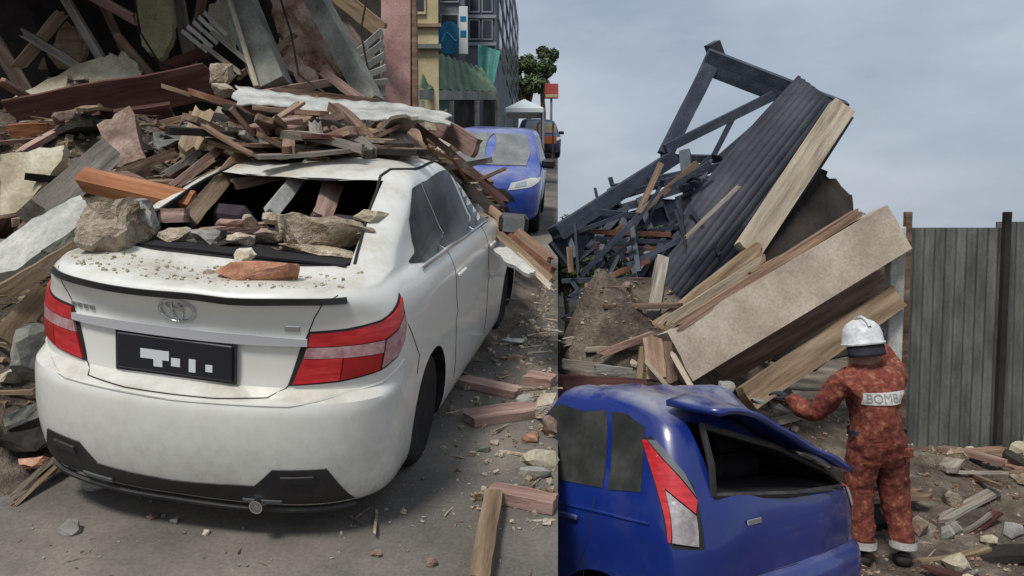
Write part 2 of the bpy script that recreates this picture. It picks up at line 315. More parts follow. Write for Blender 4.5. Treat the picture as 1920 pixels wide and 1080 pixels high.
# cream corner shop
T, w, h, k, z0 = block('shop_house', 762, 823, 12.5, 5, zt(-160, 12.5), M['cream_wall'], 'cream painted shophouse wall behind the pink pillar', recede=-.1)
link('ledge', box_me((-.02, -.07, zt(52, 12.4)-z0), (w+.05, -.003, zt(46, 12.4)-z0)), M['wood_tan'], T)
link('ledge', box_me((-.02, -.09, zt(92, 12.4)-z0), (w+.05, -.003, zt(84, 12.4)-z0)), M['concrete_green'], T)
wd = link('window', box_me((.12, -.04, zt(28, 12.4)-z0), (.34, -.003, zt(-50, 12.4)-z0)), M['cream_wall'], T)
link('pane', box_me((.15, -.047, zt(22, 12.4)-z0), (.31, -.041, zt(-45, 12.4)-z0)), M['pane'], wd)
# slate shop with a round sign
T, w, h, k, z0 = block('shop_house', 818, 872, 16, 6, zt(-200, 16), M['tower'], 'slate blue shophouse between the cream wall and the grey tower', recede=-.07)
for j, y in enumerate((-70, -20, 30)):
    f = link('window', box_me((.1, -.05, zt(y+30, 16)-z0), (.5, -.003, zt(y, 16)-z0)), M['tower_trim'], T)
    link('pane', box_me((.13, -.057, zt(y+27, 16)-z0), (.47, -.051, zt(y+3, 16)-z0)), M['pane'], f)
Z = at(842, 72, 15.4)
SG = empty('shop_sign', Matrix.Translation(Z), 'rounded blue shop sign with a pale swirl on the slate shophouse', 'sign')
pr = [(.25*math.cos(a)*(.92 if math.cos(a) < 0 else 1), .0, .34*math.sin(a)) for a in (2*math.pi*q/28 for q in range(28))]
bm = bmesh.new(); vf = [bm.verts.new((p[0], -.05, p[2])) for p in pr]; vb = [bm.verts.new((p[0], .05, p[2])) for p in pr]
bm.faces.new(vf); bm.faces.new(vb[::-1])
for q in range(28): bm.faces.new((vf[q], vb[q], vb[(q+1) % 28], vf[(q+1) % 28]))
link('panel', bm_mesh(bm), M['blue_sign'], SG)
link('swirl', tube_me([(-.15+.3*q/14, -.055, .05*math.sin(q/14*6.3)+.16*math.sin(q/14*3.1)-.08) for q in range(15)], .02, 5), M['cyan'], SG)
link('bracket', box_me((-.02, .05, -.04), (.02, .62, .04)), M['tower_trim'], SG)
SG2 = empty('shop_sign', Matrix.Translation(at(869, 60, 15.2)), 'narrow white upright sign beside the blue round sign', 'sign')
link('panel', box_me((-.09, -.04, -.45), (.09, .04, .5), .01), M['white_sign'], SG2)
link('stripe', box_me((-.06, -.047, -.12), (.06, -.041, .02)), M['blue_sign'], SG2)
link('stripe', box_me((-.06, -.047, .2), (.06, -.041, .3)), M['blue_sign'], SG2)
link('bracket', box_me((-.02, .04, -.04), (.02, .8, .04)), M['tower_trim'], SG2)
# grey tower
T, w, h, k, z0 = block('tower_block', 872, 928, 21, 16, zt(-260, 21), M['tower'], 'tall grey blue building with dark windows above the mint banner')
for i in range(2):
    for y in (-110, -60, -10, 40):
        x0 = .12+i*.36
        f = link('window', box_me((x0, -.06, zt(y+38, 21)-z0), (x0+.3, -.003, zt(y, 21)-z0)), M['tower_trim'], T)
        link('pane', box_me((x0+.03, -.067, zt(y+35, 21)-z0), (x0+.27, -.061, zt(y+3, 21)-z0)), M['pane'], f)
sd = Vector((k, 16, 0)).normalized()
for i in range(7):
    for y in (-110, -60, -10, 40, 90):
        p = Vector((w, 0, 0))+sd*(1+i*2.1); MM = Matrix.Translation(p) @ Matrix.Rotation(math.atan2(sd.y, sd.x), 4, 'Z')
        f = link('window', box_me((0, -.05, zt(y+34, 24)-z0), (1.3, -.003, zt(y, 24)-z0)), M['tower_trim'], T, MM)
        link('pane', box_me((.06, -.057, zt(y+31, 24)-z0), (1.24, -.051, zt(y+3, 24)-z0)), M['pane'], f)
for y in (85, 35, -15, -65): link('floor_band', box_me((-.05, -.09, zt(y+4, 21)-z0), (w+.04, -.003, zt(y-2, 21)-z0)), M['tower_trim'], T)
# dull pink and khaki block further on
T, w, h, k, z0 = block('shop_house', 928, 956, 38, 20, zt(70, 38), M['pink_wall'], 'low dull pink block beyond the grey tower', recede=.03)
for y in (85, 120):
    f = link('window', box_me((.15, -.06, zt(y+22, 38)-z0), (.6, -.003, zt(y, 38)-z0)), M['tower_trim'], T)
    link('pane', box_me((.19, -.067, zt(y+20, 38)-z0), (.56, -.061, zt(y+2, 38)-z0)), M['pane'], f)
# mint banner
tag(link('banner', grid_me(lambda a, b: at(896+42*a-12*(1-b)*a, 152-(70*b)+8*a*(1-b)+14*a*b, 17+.08*math.sin(a*9)), 10, 6), M['mint']), 'mint green cloth banner hanging above the green awning', 'banner')
# green awning stall
A = empty('market_stall', Matrix.Translation(street(*(S_at(865, 13.5)[:2]))), 'market stall under a green awning with inside shade painted dark, beyond the pink pillar', 'stall')
AI = A.matrix_world.inverted()
a0, a1, a2, a3 = at(786, 168, 12), at(935, 172, 15), at(905, 128, 16.5), at(800, 92, 13.2)
cor = lambda a, b: (a0.lerp(a1, a)).lerp(a3.lerp(a2, a), b)+Vector((0, 0, .025*math.sin(a*60)))
link('awning', grid_me(lambda a, b: AI @ cor(a, b), 60, 4), M['green_sheet'], A)
link('fascia', mesh([AI @ p for p in (a0, a1, a1-Vector((0, 0, .16)), a0-Vector((0, 0, .16)))], [(0, 1, 2, 3)]), M['concrete_green'], A)
for q in (.02, .35, .68, .97):
    p = AI @ a0.lerp(a1, q); link('post', box_me((p.x-.04, p.y+.02, -.3), (p.x+.04, p.y+.1, p.z-.17)), M['concrete'], A)
    if q < .9:
        p2 = AI @ a0.lerp(a1, q+.27)
        link('shutter' if q < .3 else 'opening', mesh([(p.x+.1, p.y+.5, -.3), (p2.x, p2.y+.5, -.3), (p2.x, p2.y+.5, p2.z-.05), (p.x+.1, p.y+.5, p.z-.05)], [(0, 1, 2, 3)]), M['green_shutter'] if q < .3 else M['dark_and_shade'], A)  # dark sheet paints the shade inside the stall
# white pavilion tent, orange barrier, red sign at the end of the street
P = at(988, 200, 19); s = MSI @ P; TB = empty('canopy_tent', Matrix.Translation(street(s.x, s.y, 0)), 'white peaked canopy tent up the street behind the parked cars', 'tent')
hh = (TB.matrix_world.inverted() @ at(988, 205, 19)).z
link('cover', mesh([(-.5, -.5, hh), (.5, -.5, hh), (.5, .5, hh), (-.5, .5, hh), (0, 0, hh+.32), (-.5, -.5, hh-.1), (.5, -.5, hh-.1), (.5, .5, hh-.1), (-.5, .5, hh-.1)], [(0, 1, 4), (1, 2, 4), (2, 3, 4), (3, 0, 4), (0, 5, 6, 1), (1, 6, 7, 2), (2, 7, 8, 3), (3, 8, 5, 0)]), M['white_sign'], TB)
for a in (-.48, .48):
    for b in (-.48, .48): link('pole', tube_me([(a, b, -.1), (a, b, hh)], .025), M['tower_trim'], TB)
M['orange'] = plain('orange_plastic', (.6, .17, .05), .5)
M['red_sign'] = plain('red_sign_face', (.4, .06, .05), .5)
p = on_street(1022, 300); OB = empty('barrier', Matrix.Translation(p) @ Matrix.Rotation(R(SLOPE), 4, 'X'), 'orange and yellow barrier standing across the street by the dark blue car', 'barrier')
dd = depth(p); q = dd/FPX
link('board', box_me((-18*q, -.04, 30*q), (21*q, .04, 44*q), .01), M['orange'], OB); link('board', box_me((-18*q, -.04, 50*q), (21*q, .04, 64*q), .01), M['cream_wall'], OB)
for s_ in (-1, 1): link('leg', box_me((s_*14*q-.03, -.055, 0), (s_*14*q+.03, .055, 68*q)), M['rust'], OB)
RS = empty('shop_sign', Matrix.Translation(at(1034, 172, 33)), 'red shop board on a post at the far end of the street', 'sign')
link('panel', box_me((-.3, -.05, -.3), (.3, .05, .35), .02), M['red_sign'], RS); link('stripe', box_me((-.26, -.057, -.25), (.26, -.051, -.12)), M['cream_wall'], RS)
s = MSI @ at(1034, 172, 33); link('post', box_me((-.05, .051, (street(s.x, s.y)).z-at(1034, 172, 33).z-.2), (.05, .15, .3)), M['concrete'], RS)
# pink pillar and dark pole
p = at(742, 205, 9); s = MSI @ p; zb = street(s.x, s.y).z-.3; W = 27/FPX*9
PL = empty('pillar', Matrix.Translation((p.x, p.y, zb)), 'pink plastered pillar standing behind the heap, bare of its building', 'pillar')
bm = bmesh.new(); bm_box(bm, (-W, -.17, 0), (W, .17, 5.2)); bmesh.ops.subdivide_edges(bm, edges=bm.edges[:], cuts=3, use_grid_fill=True)
for v in bm.verts: v.co += Vector((noise.noise(v.co*3)*.012, noise.noise(v.co*3+Vector((9, 0, 0)))*.012, 0)); v.co.x += .012*v.co.z
link('shaft', bm_mesh(bm), M['pink_wall'], PL)
link('scar', box_me((-W-.015, -.19, 1.2), (-W+.05, -.165, 1.5), .004), M['masonry'], PL)
p = at(778, 205, 8.9); tag(link('pole', tube_me([(p.x, p.y, zb), (p.x+.0, p.y, zb+2.5), (p.x-.02, p.y, zb+5)], .045, 8), M['wood_brown']), 'slim dark brown pole beside the pink pillar', 'pole')
# ------------------------------------------------------------------ cars
def pchip(x, y, q):
    x = np.asarray(x, float); y = np.asarray(y, float); h = np.diff(x); d = np.diff(y)/h
    m = np.zeros_like(y); m[0] = d[0]; m[-1] = d[-1]
    for i in range(1, len(x)-1):
        if d[i-1]*d[i] > 0:
            a, b = 2*h[i]+h[i-1], h[i]+2*h[i-1]; m[i] = (a+b)/(a/d[i-1]+b/d[i])
    i = int(np.clip(np.searchsorted(x, q)-1, 0, len(x)-2)); t = (q-x[i])/h[i]
    return ((1+2*t)*(1-t)**2*y[i]+t*(1-t)**2*h[i]*m[i]+t*t*(3-2*t)*y[i+1]+t*t*(t-1)*h[i]*m[i+1])
class Shell:
    """car skin as stacked plan outlines; columns z, half width, rear y, front y, rear corner depth, rear squareness, front corner depth, front squareness.
    x right, y forward from the rear bumper, z up. P(s, z): s = metres along the outline from the middle of the tail, + to the right"""
    def __init__(self, T, deform=None):
        self.T = np.array(T, float); self.deform = deform; self.cache = {}
    def half(self, z):
        key = round(z, 5)
        if key in self.cache: return self.cache[key]
        c = [pchip(self.T[:, 0], self.T[:, i], z) for i in range(1, 8)]
        w, yr, yf, cr, nr, cf, nf = c; P = []
        for k in range(21):
            t = math.pi/2*k/20; P.append((w*math.sin(t)**(2/nr), yr+cr*(1-max(math.cos(t), 0)**(2/nr))))
        for k in range(1, 24):
            y = yr+cr+(yf-cf-yr-cr)*k/24; P.append((w, y))
        for k in range(21):
            t = math.pi/2*(1-k/20); P.append((w*math.sin(t)**(2/nf) if k < 20 else 0, yf-cf*(1-max(math.cos(t), 0)**(2/nf))))
        P = np.array(P); S = np.concatenate([[0], np.cumsum(np.hypot(*np.diff(P, axis=0).T))])
        self.cache[key] = (P, S); return P, S
    def raw(self, s, z):
        P, S = self.half(z); a = abs(s); x = np.interp(a, S, P[:, 0]); y = np.interp(a, S, P[:, 1])
        return Vector((math.copysign(x, s) if s else 0, y, z))
    def P(self, s, z, off=0):
        p = self.raw(s, z)
        if off:
            e = .012; a = self.raw(s+e, z)-self.raw(s-e, z); b = self.raw(s, z+e)-self.raw(s, z-e); n = a.cross(b)
            if n.length > 1e-9: p += n.normalized()*off
        return self.deform(p) if self.deform else p
    def frame(self, s, z):
        e = .02; o = self.P(s, z); a = (self.P(s+e, z)-self.P(s-e, z)).normalized(); b = (self.P(s, z+e)-self.P(s, z-e)); n = a.cross(b).normalized(); b = n.cross(a)
        return Matrix(((a.x, b.x, n.x, o.x), (a.y, b.y, n.y, o.y), (a.z, b.z, n.z, o.z), (0, 0, 0, 1)))
    def length(self, z): return self.half(z)[1][-1]
    def body(self, zs):
        bm = bmesh.new(); rings = []
        for z in zs:
            P, S = self.half(z); n = len(P)
            pts = [Vector((P[j, 0], P[j, 1], z)) for j in range(n)]+[Vector((-P[j, 0], P[j, 1], z)) for j in range(n-2, 0, -1)]
            rings.append([bm.verts.new(p) for p in pts])
        m = len(rings[0]); n = len(P)
        for A, B in zip(rings, rings[1:]):
            for j in range(m): bm.faces.new((A[j], A[(j+1) % m], B[(j+1) % m], B[j]))
        for Rg, f in ((rings[0], -1), (rings[-1], 1)):
            for j in range(n-1):
                q = [Rg[j], Rg[j+1], Rg[(m-j-1) % m], Rg[(m-j) % m]]; u = []
                for v in q:
                    if v not in u: u.append(v)
                if len(u) > 2: bm.faces.new(u)
        bmesh.ops.recalc_face_normals(bm, faces=bm.faces)
        me = bpy.data.meshes.new('shell'); bm.to_mesh(me); bm.free(); return me
    def patch(self, poly, off=.004, step=.05, depth=.012):
        bm = bmesh.new(); vs = [bm.verts.new((s, z, 0)) for s, z in poly]; bm.faces.new(vs)
        for ax, (lo, hi) in ((0, (min(p[0] for p in poly), max(p[0] for p in poly))), (1, (min(p[1] for p in poly), max(p[1] for p in poly)))):
            k = math.ceil(lo/step)*step
            while k < hi:
                no = (1, 0, 0) if ax == 0 else (0, 1, 0); co = (k, 0, 0) if ax == 0 else (0, k, 0)
                bmesh.ops.bisect_plane(bm, geom=bm.verts[:]+bm.edges[:]+bm.faces[:], plane_co=co, plane_no=no); k += step
        bd = [e for e in bm.edges if e.is_boundary]; uv = {v: (v.co.x, v.co.y) for v in bm.verts}
        low = {}
        for e in bd:
            for v in e.verts:
                if v not in low: low[v] = bm.verts.new(self.P(*uv[v], off-depth))
        for e in bd: bm.faces.new((e.verts[0], e.verts[1], low[e.verts[1]], low[e.verts[0]]))
        for v, c in uv.items(): v.co = self.P(*c, off)
        return bm_mesh(bm)
    def line(self, pts, r=.0028, off=.0):
        q = []
        for (s0, z0), (s1, z1) in zip(pts, pts[1:]):
            n = max(2, int(math.hypot(s1-s0, z1-z0)/.05))
            q += [self.P(s0+(s1-s0)*i/n, z0+(z1-z0)*i/n, off) for i in range(n)]
        q.append(self.P(*pts[-1], off)); return tube_me(q, r, 5)
def mir(poly): return [(-s, z) for s, z in poly][::-1]
def carve(me, cutters, mats):
    "cut wheel wells and cabin openings out of the closed shell; cut walls take the last material"
    o = bpy.data.objects.new('tmp', me); COL.objects.link(o); me.materials.clear()
    for m in mats: me.materials.append(m)
    kill = [o]
    for c in cutters:
        c.materials.clear()
        for m in mats: c.materials.append(m)
        for p in c.polygons: p.material_index = len(mats)-1
        k = bpy.data.objects.new('tmp', c); COL.objects.link(k); kill.append(k)
        b = o.modifiers.new('b', 'BOOLEAN'); b.operation = 'DIFFERENCE'; b.solver = 'EXACT'; b.object = k
    bpy.context.view_layer.update()
    r = bpy.data.meshes.new_from_object(o.evaluated_get(bpy.context.evaluated_depsgraph_get()))
    for k in kill: bpy.data.objects.remove(k)
    return r
TYRE = lathe_me([(.19, -.085), (.24, -.1), (.285, -.095), (.305, -.07), (.31, 0), (.305, .07), (.285, .095), (.24, .1), (.19, .085)], 28)
def rim_mesh():
    bm = bmesh.new()
    for k in range(5):
        a = 2*math.pi*k/5; Mx = Matrix.Rotation(a, 4, 'X')
        bm_box(bm, (.04, -.028, .03), (.075, .028, .19), Mx)
    bm2 = bmesh.new(); bm2.from_mesh(lathe_me([(.195, -.06), (.2, .08), (.185, .08), (.18, .02), (.0001, .01)], 24)); me = bpy.data.meshes.new('q'); bm2.to_mesh(me); bm2.free(); bm.from_mesh(me)
    bm.from_mesh(lathe_me([(.05, .03), (.05, .08), (.0001, .085)], 14)); return bm_mesh(bm)
RIM = rim_mesh(); RIM.materials.append(M['alloy'])
def wheel(T, x, y, name='wheel'):
    Mx = Matrix.Translation((x, y, .31))
    if x < 0: Mx = Mx @ Matrix.Rotation(math.pi, 4, 'Z')
    w = link(name, TYRE.copy(), M['rubber'], T, Mx, smooth=50); link('rim', RIM, None, w)
def cyl(x0, x1, y, z, r, n=28):
    me = lathe_me([(r, x0), (r, x1)], n); me.transform(Matrix.Translation((0, y, z))); return me
def cutter(verts, faces):
    bm = bmesh.new(); vs = [bm.verts.new(v) for v in verts]
    for f in faces: bm.faces.new([vs[i] for i in f])
    return bm_mesh(bm)
BOXF = [(0, 2, 3, 1), (4, 5, 7, 6), (0, 1, 5, 4), (2, 6, 7, 3), (0, 4, 6, 2), (1, 3, 7, 5)]
def apply_deform(me, f):
    for v in me.vertices: v.co = f(v.co.copy())
    me.update()

# --- white sedan
def dent(p):
    q = p+noise.noise_vector(p*2.6)*.006
    if p.z > 1.0:   # roof pressed down by the heap
        k = min(1, max(0, (p.z-1.0)/.4)); q.z -= k*(.05*math.exp(-((p.x+.35)**2/.2+(p.y-1.7)**2/.3))+.02*noise.noise(p*3.1))
    if .98 < p.z < 1.16 and p.y < .75: q.z += .012*noise.noise(Vector((p.x*4, p.y*4, 3)))
    return q
SED = Shell([
 (.14, .79, .15, 4.20, .40, 2.6, .5, 2.6), (.18, .825, .08, 4.30, .44, 2.6, .5, 2.6), (.30, .848, .03, 4.38, .46, 2.55, .55, 2.6), (.48, .856, .0, 4.41, .48, 2.5, .6, 2.5),
 (.61, .855, .004, 4.40, .48, 2.5, .6, 2.5), (.655, .855, .022, 4.38, .47, 2.5, .6, 2.5), (.69, .853, .115, 4.36, .41, 2.5, .6, 2.5), (.78, .85, .125, 4.3, .41, 2.5, .65, 2.4), (.90, .842, .13, 3.95, .42, 2.5, .6, 2.4),
 (.97, .828, .12, 3.55, .46, 2.5, .5, 2.4), (1.03, .80, .095, 3.3, .47, 2.5, .45, 2.4), (1.075, .765, .07, 3.15, .48, 2.4, .4, 2.4), (1.092, .745, .085, 3.1, .46, 2.4, .4, 2.4), (1.105, .735, .13, 3.05, .40, 2.4, .38, 2.4), (1.125, .725, .36, 3.0, .34, 2.4, .36, 2.4),
 (1.18, .70, .50, 2.92, .34, 2.4, .34, 2.4), (1.30, .655, .80, 2.72, .32, 2.4, .3, 2.4), (1.41, .61, 1.08, 2.5, .28, 2.4, .28, 2.4), (1.47, .575, 1.26, 2.38, .26, 2.4, .28, 2.4), (1.505, .52, 1.40, 2.3, .26, 2.3, .28, 2.3),
 (1.53, .42, 1.56, 2.22, .24, 2.2, .26, 2.2), (1.545, .2, 1.8, 2.15, .1, 2, .1, 2)], dent)
WS = empty('white_sedan', MS @ Matrix.Translation((CAR.x-.04, CAR.y, 0)) @ Matrix.Rotation(R(-8.8), 4, 'Z') @ Matrix.Rotation(R(2.0), 4, 'Y'), 'dusty white sedan crushed under wood and masonry, its rear window smashed', 'car')
zs = [.14, .16, .18, .23, .28, .33, .4, .48, .55, .60, .63, .655, .672, .69, .73, .78, .84, .90, .94, .97, 1.0, 1.03, 1.055, 1.075, 1.085, 1.092, 1.098, 1.105, 1.112, 1.119, 1.125, 1.135, 1.15, 1.18, 1.21, 1.25, 1.30, 1.35, 1.41, 1.44, 1.47, 1.49, 1.505, 1.52, 1.53, 1.54, 1.545]
me = SED.body(zs)
cuts = [cyl(sx*.5, sx*1.0, y, .31, .335) for sx in (-1, 1) for y in (1.0, 3.53)]
# rear screen opening and the cabin behind it
cuts.append(cutter([(-.57, .25, 1.145), (.57, .25, 1.145), (-.56, 1.6, 1.145), (.56, 1.6, 1.145), (-.47, .25, 1.45), (.47, .25, 1.45), (-.47, 1.6, 1.45), (.47, 1.6, 1.45)], BOXF))
cuts.append(cutter([(-.62, 1.02, .5), (.62, 1.02, .5), (-.62, 2.6, .5), (.62, 2.6, .5), (-.47, 1.42, 1.445), (.47, 1.42, 1.445), (-.5, 2.3, 1.445), (.5, 2.3, 1.445)], BOXF))
me = carve(me, cuts, [M['white_paint'], M['cabin']]); apply_deform(me, dent)
body = link('body', me, None, WS, smooth=32)
for x in (-.715, .715):
    for y in (1.0, 3.53): wheel(WS, x, y)
# rear lamps
def lamp(T, S, sg):
    sgn = (lambda P: P) if sg > 0 else mir
    full = [(.455, .70), (.66, .72), (.84, .752), (.94, .79), (.995, .84), (1.02, .92), (1.04, 1.04), (.98, 1.015), (.84, .965), (.68, .945), (.535, .935), (.50, .86)]
    L = link('tail_light', S.patch(sgn(full), .004, .04, .02), M['seam'], T)
    link('lens', S.patch(sgn([(.54, .925), (.69, .935), (.85, .957), (.98, 1.003), (1.028, 1.022), (1.0, .97), (.93, .915), (.85, .885), (.53, .872)]), .013, .04), M['red_lens'], L, smooth=True)
    link('lens', S.patch(sgn([(.527, .868), (.85, .881), (.845, .83), (.515, .822)]), .013, .04), M['pink_lens'], L, smooth=True)
    link('lens', S.patch(sgn([(.513, .818), (.67, .824), (.66, .73), (.475, .709)]), .013, .04), M['red_lens'], L, smooth=True)
    link('lens', S.patch(sgn([(.674, .824), (.84, .827), (.83, .76), (.664, .731)]), .013, .04), M['red_dark'], L, smooth=True)
    link('lens', S.patch(sgn([(.862, .88), (.93, .905), (1.005, .96), (1.01, .92), (.985, .85), (.93, .80), (.842, .765)]), .013, .04), M['pink_lens'], L, smooth=True)
lamp(WS, SED, 1); lamp(WS, SED, -1)
# lid lip, garnish bar, emblem, plate, badges
link('lid_lip', SED.patch([(-.70, 1.052), (-.4, 1.052), (.4, 1.052), (.70, 1.052), (.70, 1.074), (-.70, 1.074)], .012, .06, .03), M['black'], WS, smooth=True)
link('garnish_bar', SED.patch([(-.53, .875), (-.3, .868), (.3, .868), (.53, .875), (.53, .905), (.3, .912), (-.3, .912), (-.53, .905)], .018, .06, .03), M['satin'], WS, smooth=60)
F = SED.frame(0, .985)
def ring_me(rx, ry, r, ox=0, oy=0): return tube_me([(ox+rx*math.cos(a), oy+ry*math.sin(a), .008) for a in (2*math.pi*q/30 for q in range(31))], r, 6)
em = link('emblem', ring_me(.075, .052, .0075), M['chrome'], WS, F, smooth=60)
link('loop', ring_me(.043, .019, .006, 0, .028), M['chrome'], em, smooth=60); link('loop', ring_me(.021, .047, .006, 0, 0), M['chrome'], em, smooth=60)
F = SED.frame(-.02, .785); pl = link('number_plate', box_me((-.26, -.075, .004), (.26, .075, .016), .004), M['plate'], WS, F)
for (a, b, c, d) in ((-.15, -.02, -.02, .02), (-.09, -.05, -.05, -.02), (-.01, -.04, .03, -.005), (.07, -.075+.02, .1, .0), (.145, -.045, .175, -.015)):
    link('letter_patch', box_me((a, b, .0165), (c, d, .0185)), M['white_sign'], pl)
link('plate_holder', box_me((-.275, -.088, .0005), (.275, .088, .0035)), M['black'], WS, F)
F = SED.frame(-.47, .945)
for k in range(4): link('badge_letter', box_me((-.07+k*.036, -.012, .001), (-.045+k*.036, .012, .006), .002), M['chrome'], WS, F)
F = SED.frame(.47, .945); link('badge', box_me((-.03, -.014, .001), (.03, .014, .006), .003), M['chrome'], WS, F)
# bumper: dark lower valance with side vents, reflectors, tail pipe
val = [(-.78, .145), (.78, .145), (.655, .375), (.44, .375), (.36, .29), (.0, .27), (-.36, .29), (-.44, .375), (-.655, .375)]
va = link('bumper_valance', SED.patch(val, .006, .05, .02), M['black'], WS, smooth=True)
for sg in (1, -1):
    q = [(.46, .315), (.62, .315), (.60, .345), (.47, .345)]; link('vent_bar', SED.patch(q if sg > 0 else mir(q), .016, .05), M['black'], va)
    q = [(.30, .2), (.46, .2), (.46, .22), (.30, .22)]; link('reflector', SED.patch(q if sg > 0 else mir(q), .012, .05), M['smoke_lens'], va)
link('splitter', tube_me([SED.P(s/20, .17, .02) for s in range(-15, 16)], .012, 6), M['black'], WS)
link('tail_pipe', lathe_me([(.018, .09), (.03, .09), (.033, -.1), (.027, -.1), (.024, .09)], 16, 'Z'), M['chrome'], WS, Matrix.Translation((.36, .14, .19)) @ Matrix.Rotation(R(90), 4, 'X'))
# panel gaps
LT = SED.length
for sg in (1, -1):
    f = lambda P: [(s*sg, z) for s, z in P]
    link('lid_gap', SED.line(f([(.455, .70), (.45, .69), (.40, .668), (.2, .66), (0, .66)])), M['seam'], WS)
    link('lid_gap', SED.line(f([(.535, .935), (.56, .99), (.60, 1.05), (.665, 1.085)])), M['seam'], WS)
    link('bumper_gap', SED.line(f([(1.06, .9), (1.12, .84), (1.2, .75), (1.3, .66), (1.31, .62)])), M['seam'], WS)
    link('bumper_crease', SED.line(f([(0, .645), (.5, .65), (.85, .70), (1.0, .76)]), .006), M['white_paint'], WS)
    for y0 in (1.52, 2.52):
        s0 = lambda z: SED.half(z)[1][20]+(y0-SED.half(z)[0][20, 1])
        link('door_gap', SED.line(f([(s0(z)+(.12*max(0, .7-z) if y0 < 2 else 0), z) for z in (.28, .4, .6, .8, 1.0, 1.06)])), M['seam'], WS)
    # ditch rail on the roof
    link('roof_ditch', SED.line(f([(.60, 1.15), (.57, 1.22), (.52, 1.32), (.485, 1.41), (.45, 1.465), (.47, 1.495)])+f([(.7, 1.50), (1.1, 1.50)]), .008, .002), M['seam'], WS)
    sy = lambda y, z: SED.half(z)[1][20]+(y-SED.half(z)[0][20, 1])
    gl = [(1.20, 1.085), (1.36, 1.075), (1.36, 1.37), (1.70, 1.385), (2.45, 1.37)]
    rearg = [(sy(.93, 1.115), 1.115), (sy(1.08, 1.075), 1.075), (sy(1.50, 1.075), 1.075), (sy(1.54, 1.43), 1.43), (sy(1.36, 1.42), 1.42), (sy(1.12, 1.28), 1.28)]
    mid = [(sy(1.53, 1.075), 1.075), (sy(2.28, 1.065), 1.065), (sy(2.22, 1.445), 1.445), (sy(1.80, 1.45), 1.45), (sy(1.57, 1.435), 1.435)]
    frt = [(sy(2.34, 1.065), 1.065), (sy(2.95, 1.055), 1.055), (sy(2.82, 1.13), 1.13), (sy(2.5, 1.34), 1.34), (sy(2.3, 1.44), 1.44)]
    for P in (rearg, mid, frt):
        w_ = link('window', SED.patch(P if sg > 0 else mir(P), .004, .06, .01), M['glass'], WS, smooth=True)
    link('window_trim', SED.line(f([(sy(y, 1.062), 1.062) for y in (.98, 1.5, 2.2, 2.95)]), .009, .004), M['chrome'], WS)
    for y0 in (1.62, 2.62):
        F = SED.frame(sg*(sy(y0, .92)), .92)
        link('door_handle', box_me((-.09, -.014, .006), (.09, .014, .028), .008), M['white_paint'], WS, F)
    Mm = Matrix.Translation((sg*.86, 2.93, 1.02)); mr = link('side_mirror', box_me((-.02 if sg > 0 else -.2, -.06, -.06), (.2 if sg > 0 else .02, .05, .09), .03), M['black'], WS, Mm)
    link('mirror_glass', box_me((.02 if sg > 0 else -.18, -.068, -.04), (.18 if sg > 0 else -.02, -.062, .07)), M['glass_pale'], mr)
ws = link('windscreen', SED.patch([(LT(1.12)-.55, 1.12), (LT(1.12)-.0, 1.12), (LT(1.37)-.0, 1.37), (LT(1.37)-.42, 1.37)], .004, .08), M['glass'], WS, smooth=True)
# cabin seen through the smashed screen
st = link('rear_seat', box_me((-.55, 1.08, .55), (.55, 1.24, 1.1), .04), M['seat'], WS)
for x in (-.33, .33): link('headrest', box_me((x-.12, 1.1, 1.105), (x+.12, 1.2, 1.27), .045), M['seat'], st)
for x in (-.35, .35):
    s2 = link('front_seat', box_me((x-.24, 1.95, .55), (x+.24, 2.1, 1.12), .05), M['seat'], WS); link('headrest', box_me((x-.11, 1.98, 1.13), (x+.11, 2.07, 1.3), .04), M['seat'], s2)
link('parcel_shelf', box_me((-.56, .5, 1.146), (.56, 1.07, 1.156)), M['cabin'], WS)
0 and link('belt_loop', tube_me([(-.1+.1*math.cos(a), 1.05, 1.2+.08*math.sin(a)) for a in (math.pi*q/10 for q in range(11))], .012, 6), M['wood_pink'], WS)

# --- hatchbacks
HT = [(.20, .70, .16, 3.62, .26, 3.6, .5, 2.6), (.26, .79, .07, 3.72, .30, 3.6, .5, 2.6), (.40, .84, .01, 3.80, .32, 3.6, .55, 2.6), (.55, .85, .0, 3.81, .32, 3.6, .6, 2.5), (.64, .852, .02, 3.80, .31, 3.6, .6, 2.5), (.68, .852, .06, 3.79, .30, 3.6, .6, 2.5),
 (.80, .85, .065, 3.72, .30, 3.6, .6, 2.4), (.90, .842, .075, 3.45, .30, 3.6, .5, 2.4), (.97, .83, .085, 3.1, .30, 3.6, .45, 2.4), (1.03, .81, .10, 2.95, .30, 3.5, .4, 2.4), (1.15, .775, .135, 2.75, .30, 3.5, .36, 2.4), (1.30, .73, .19, 2.45, .29, 3.4, .34, 2.4),
 (1.42, .69, .25, 2.18, .28, 3.2, .32, 2.4), (1.48, .65, .31, 2.05, .28, 3.0, .32, 2.4), (1.515, .58, .40, 1.95, .28, 2.6, .3, 2.3), (1.535, .46, .56, 1.86, .28, 2.3, .3, 2.2), (1.545, .2, .9, 1.7, .2, 2, .2, 2)]
hz = [.20, .23, .26, .32, .40, .48, .55, .60, .64, .66, .68, .72, .80, .85, .90, .97, 1.03, 1.09, 1.15, 1.22, 1.30, 1.36, 1.42, 1.45, 1.48, 1.5, 1.515, 1.527, 1.535, 1.541, 1.545]
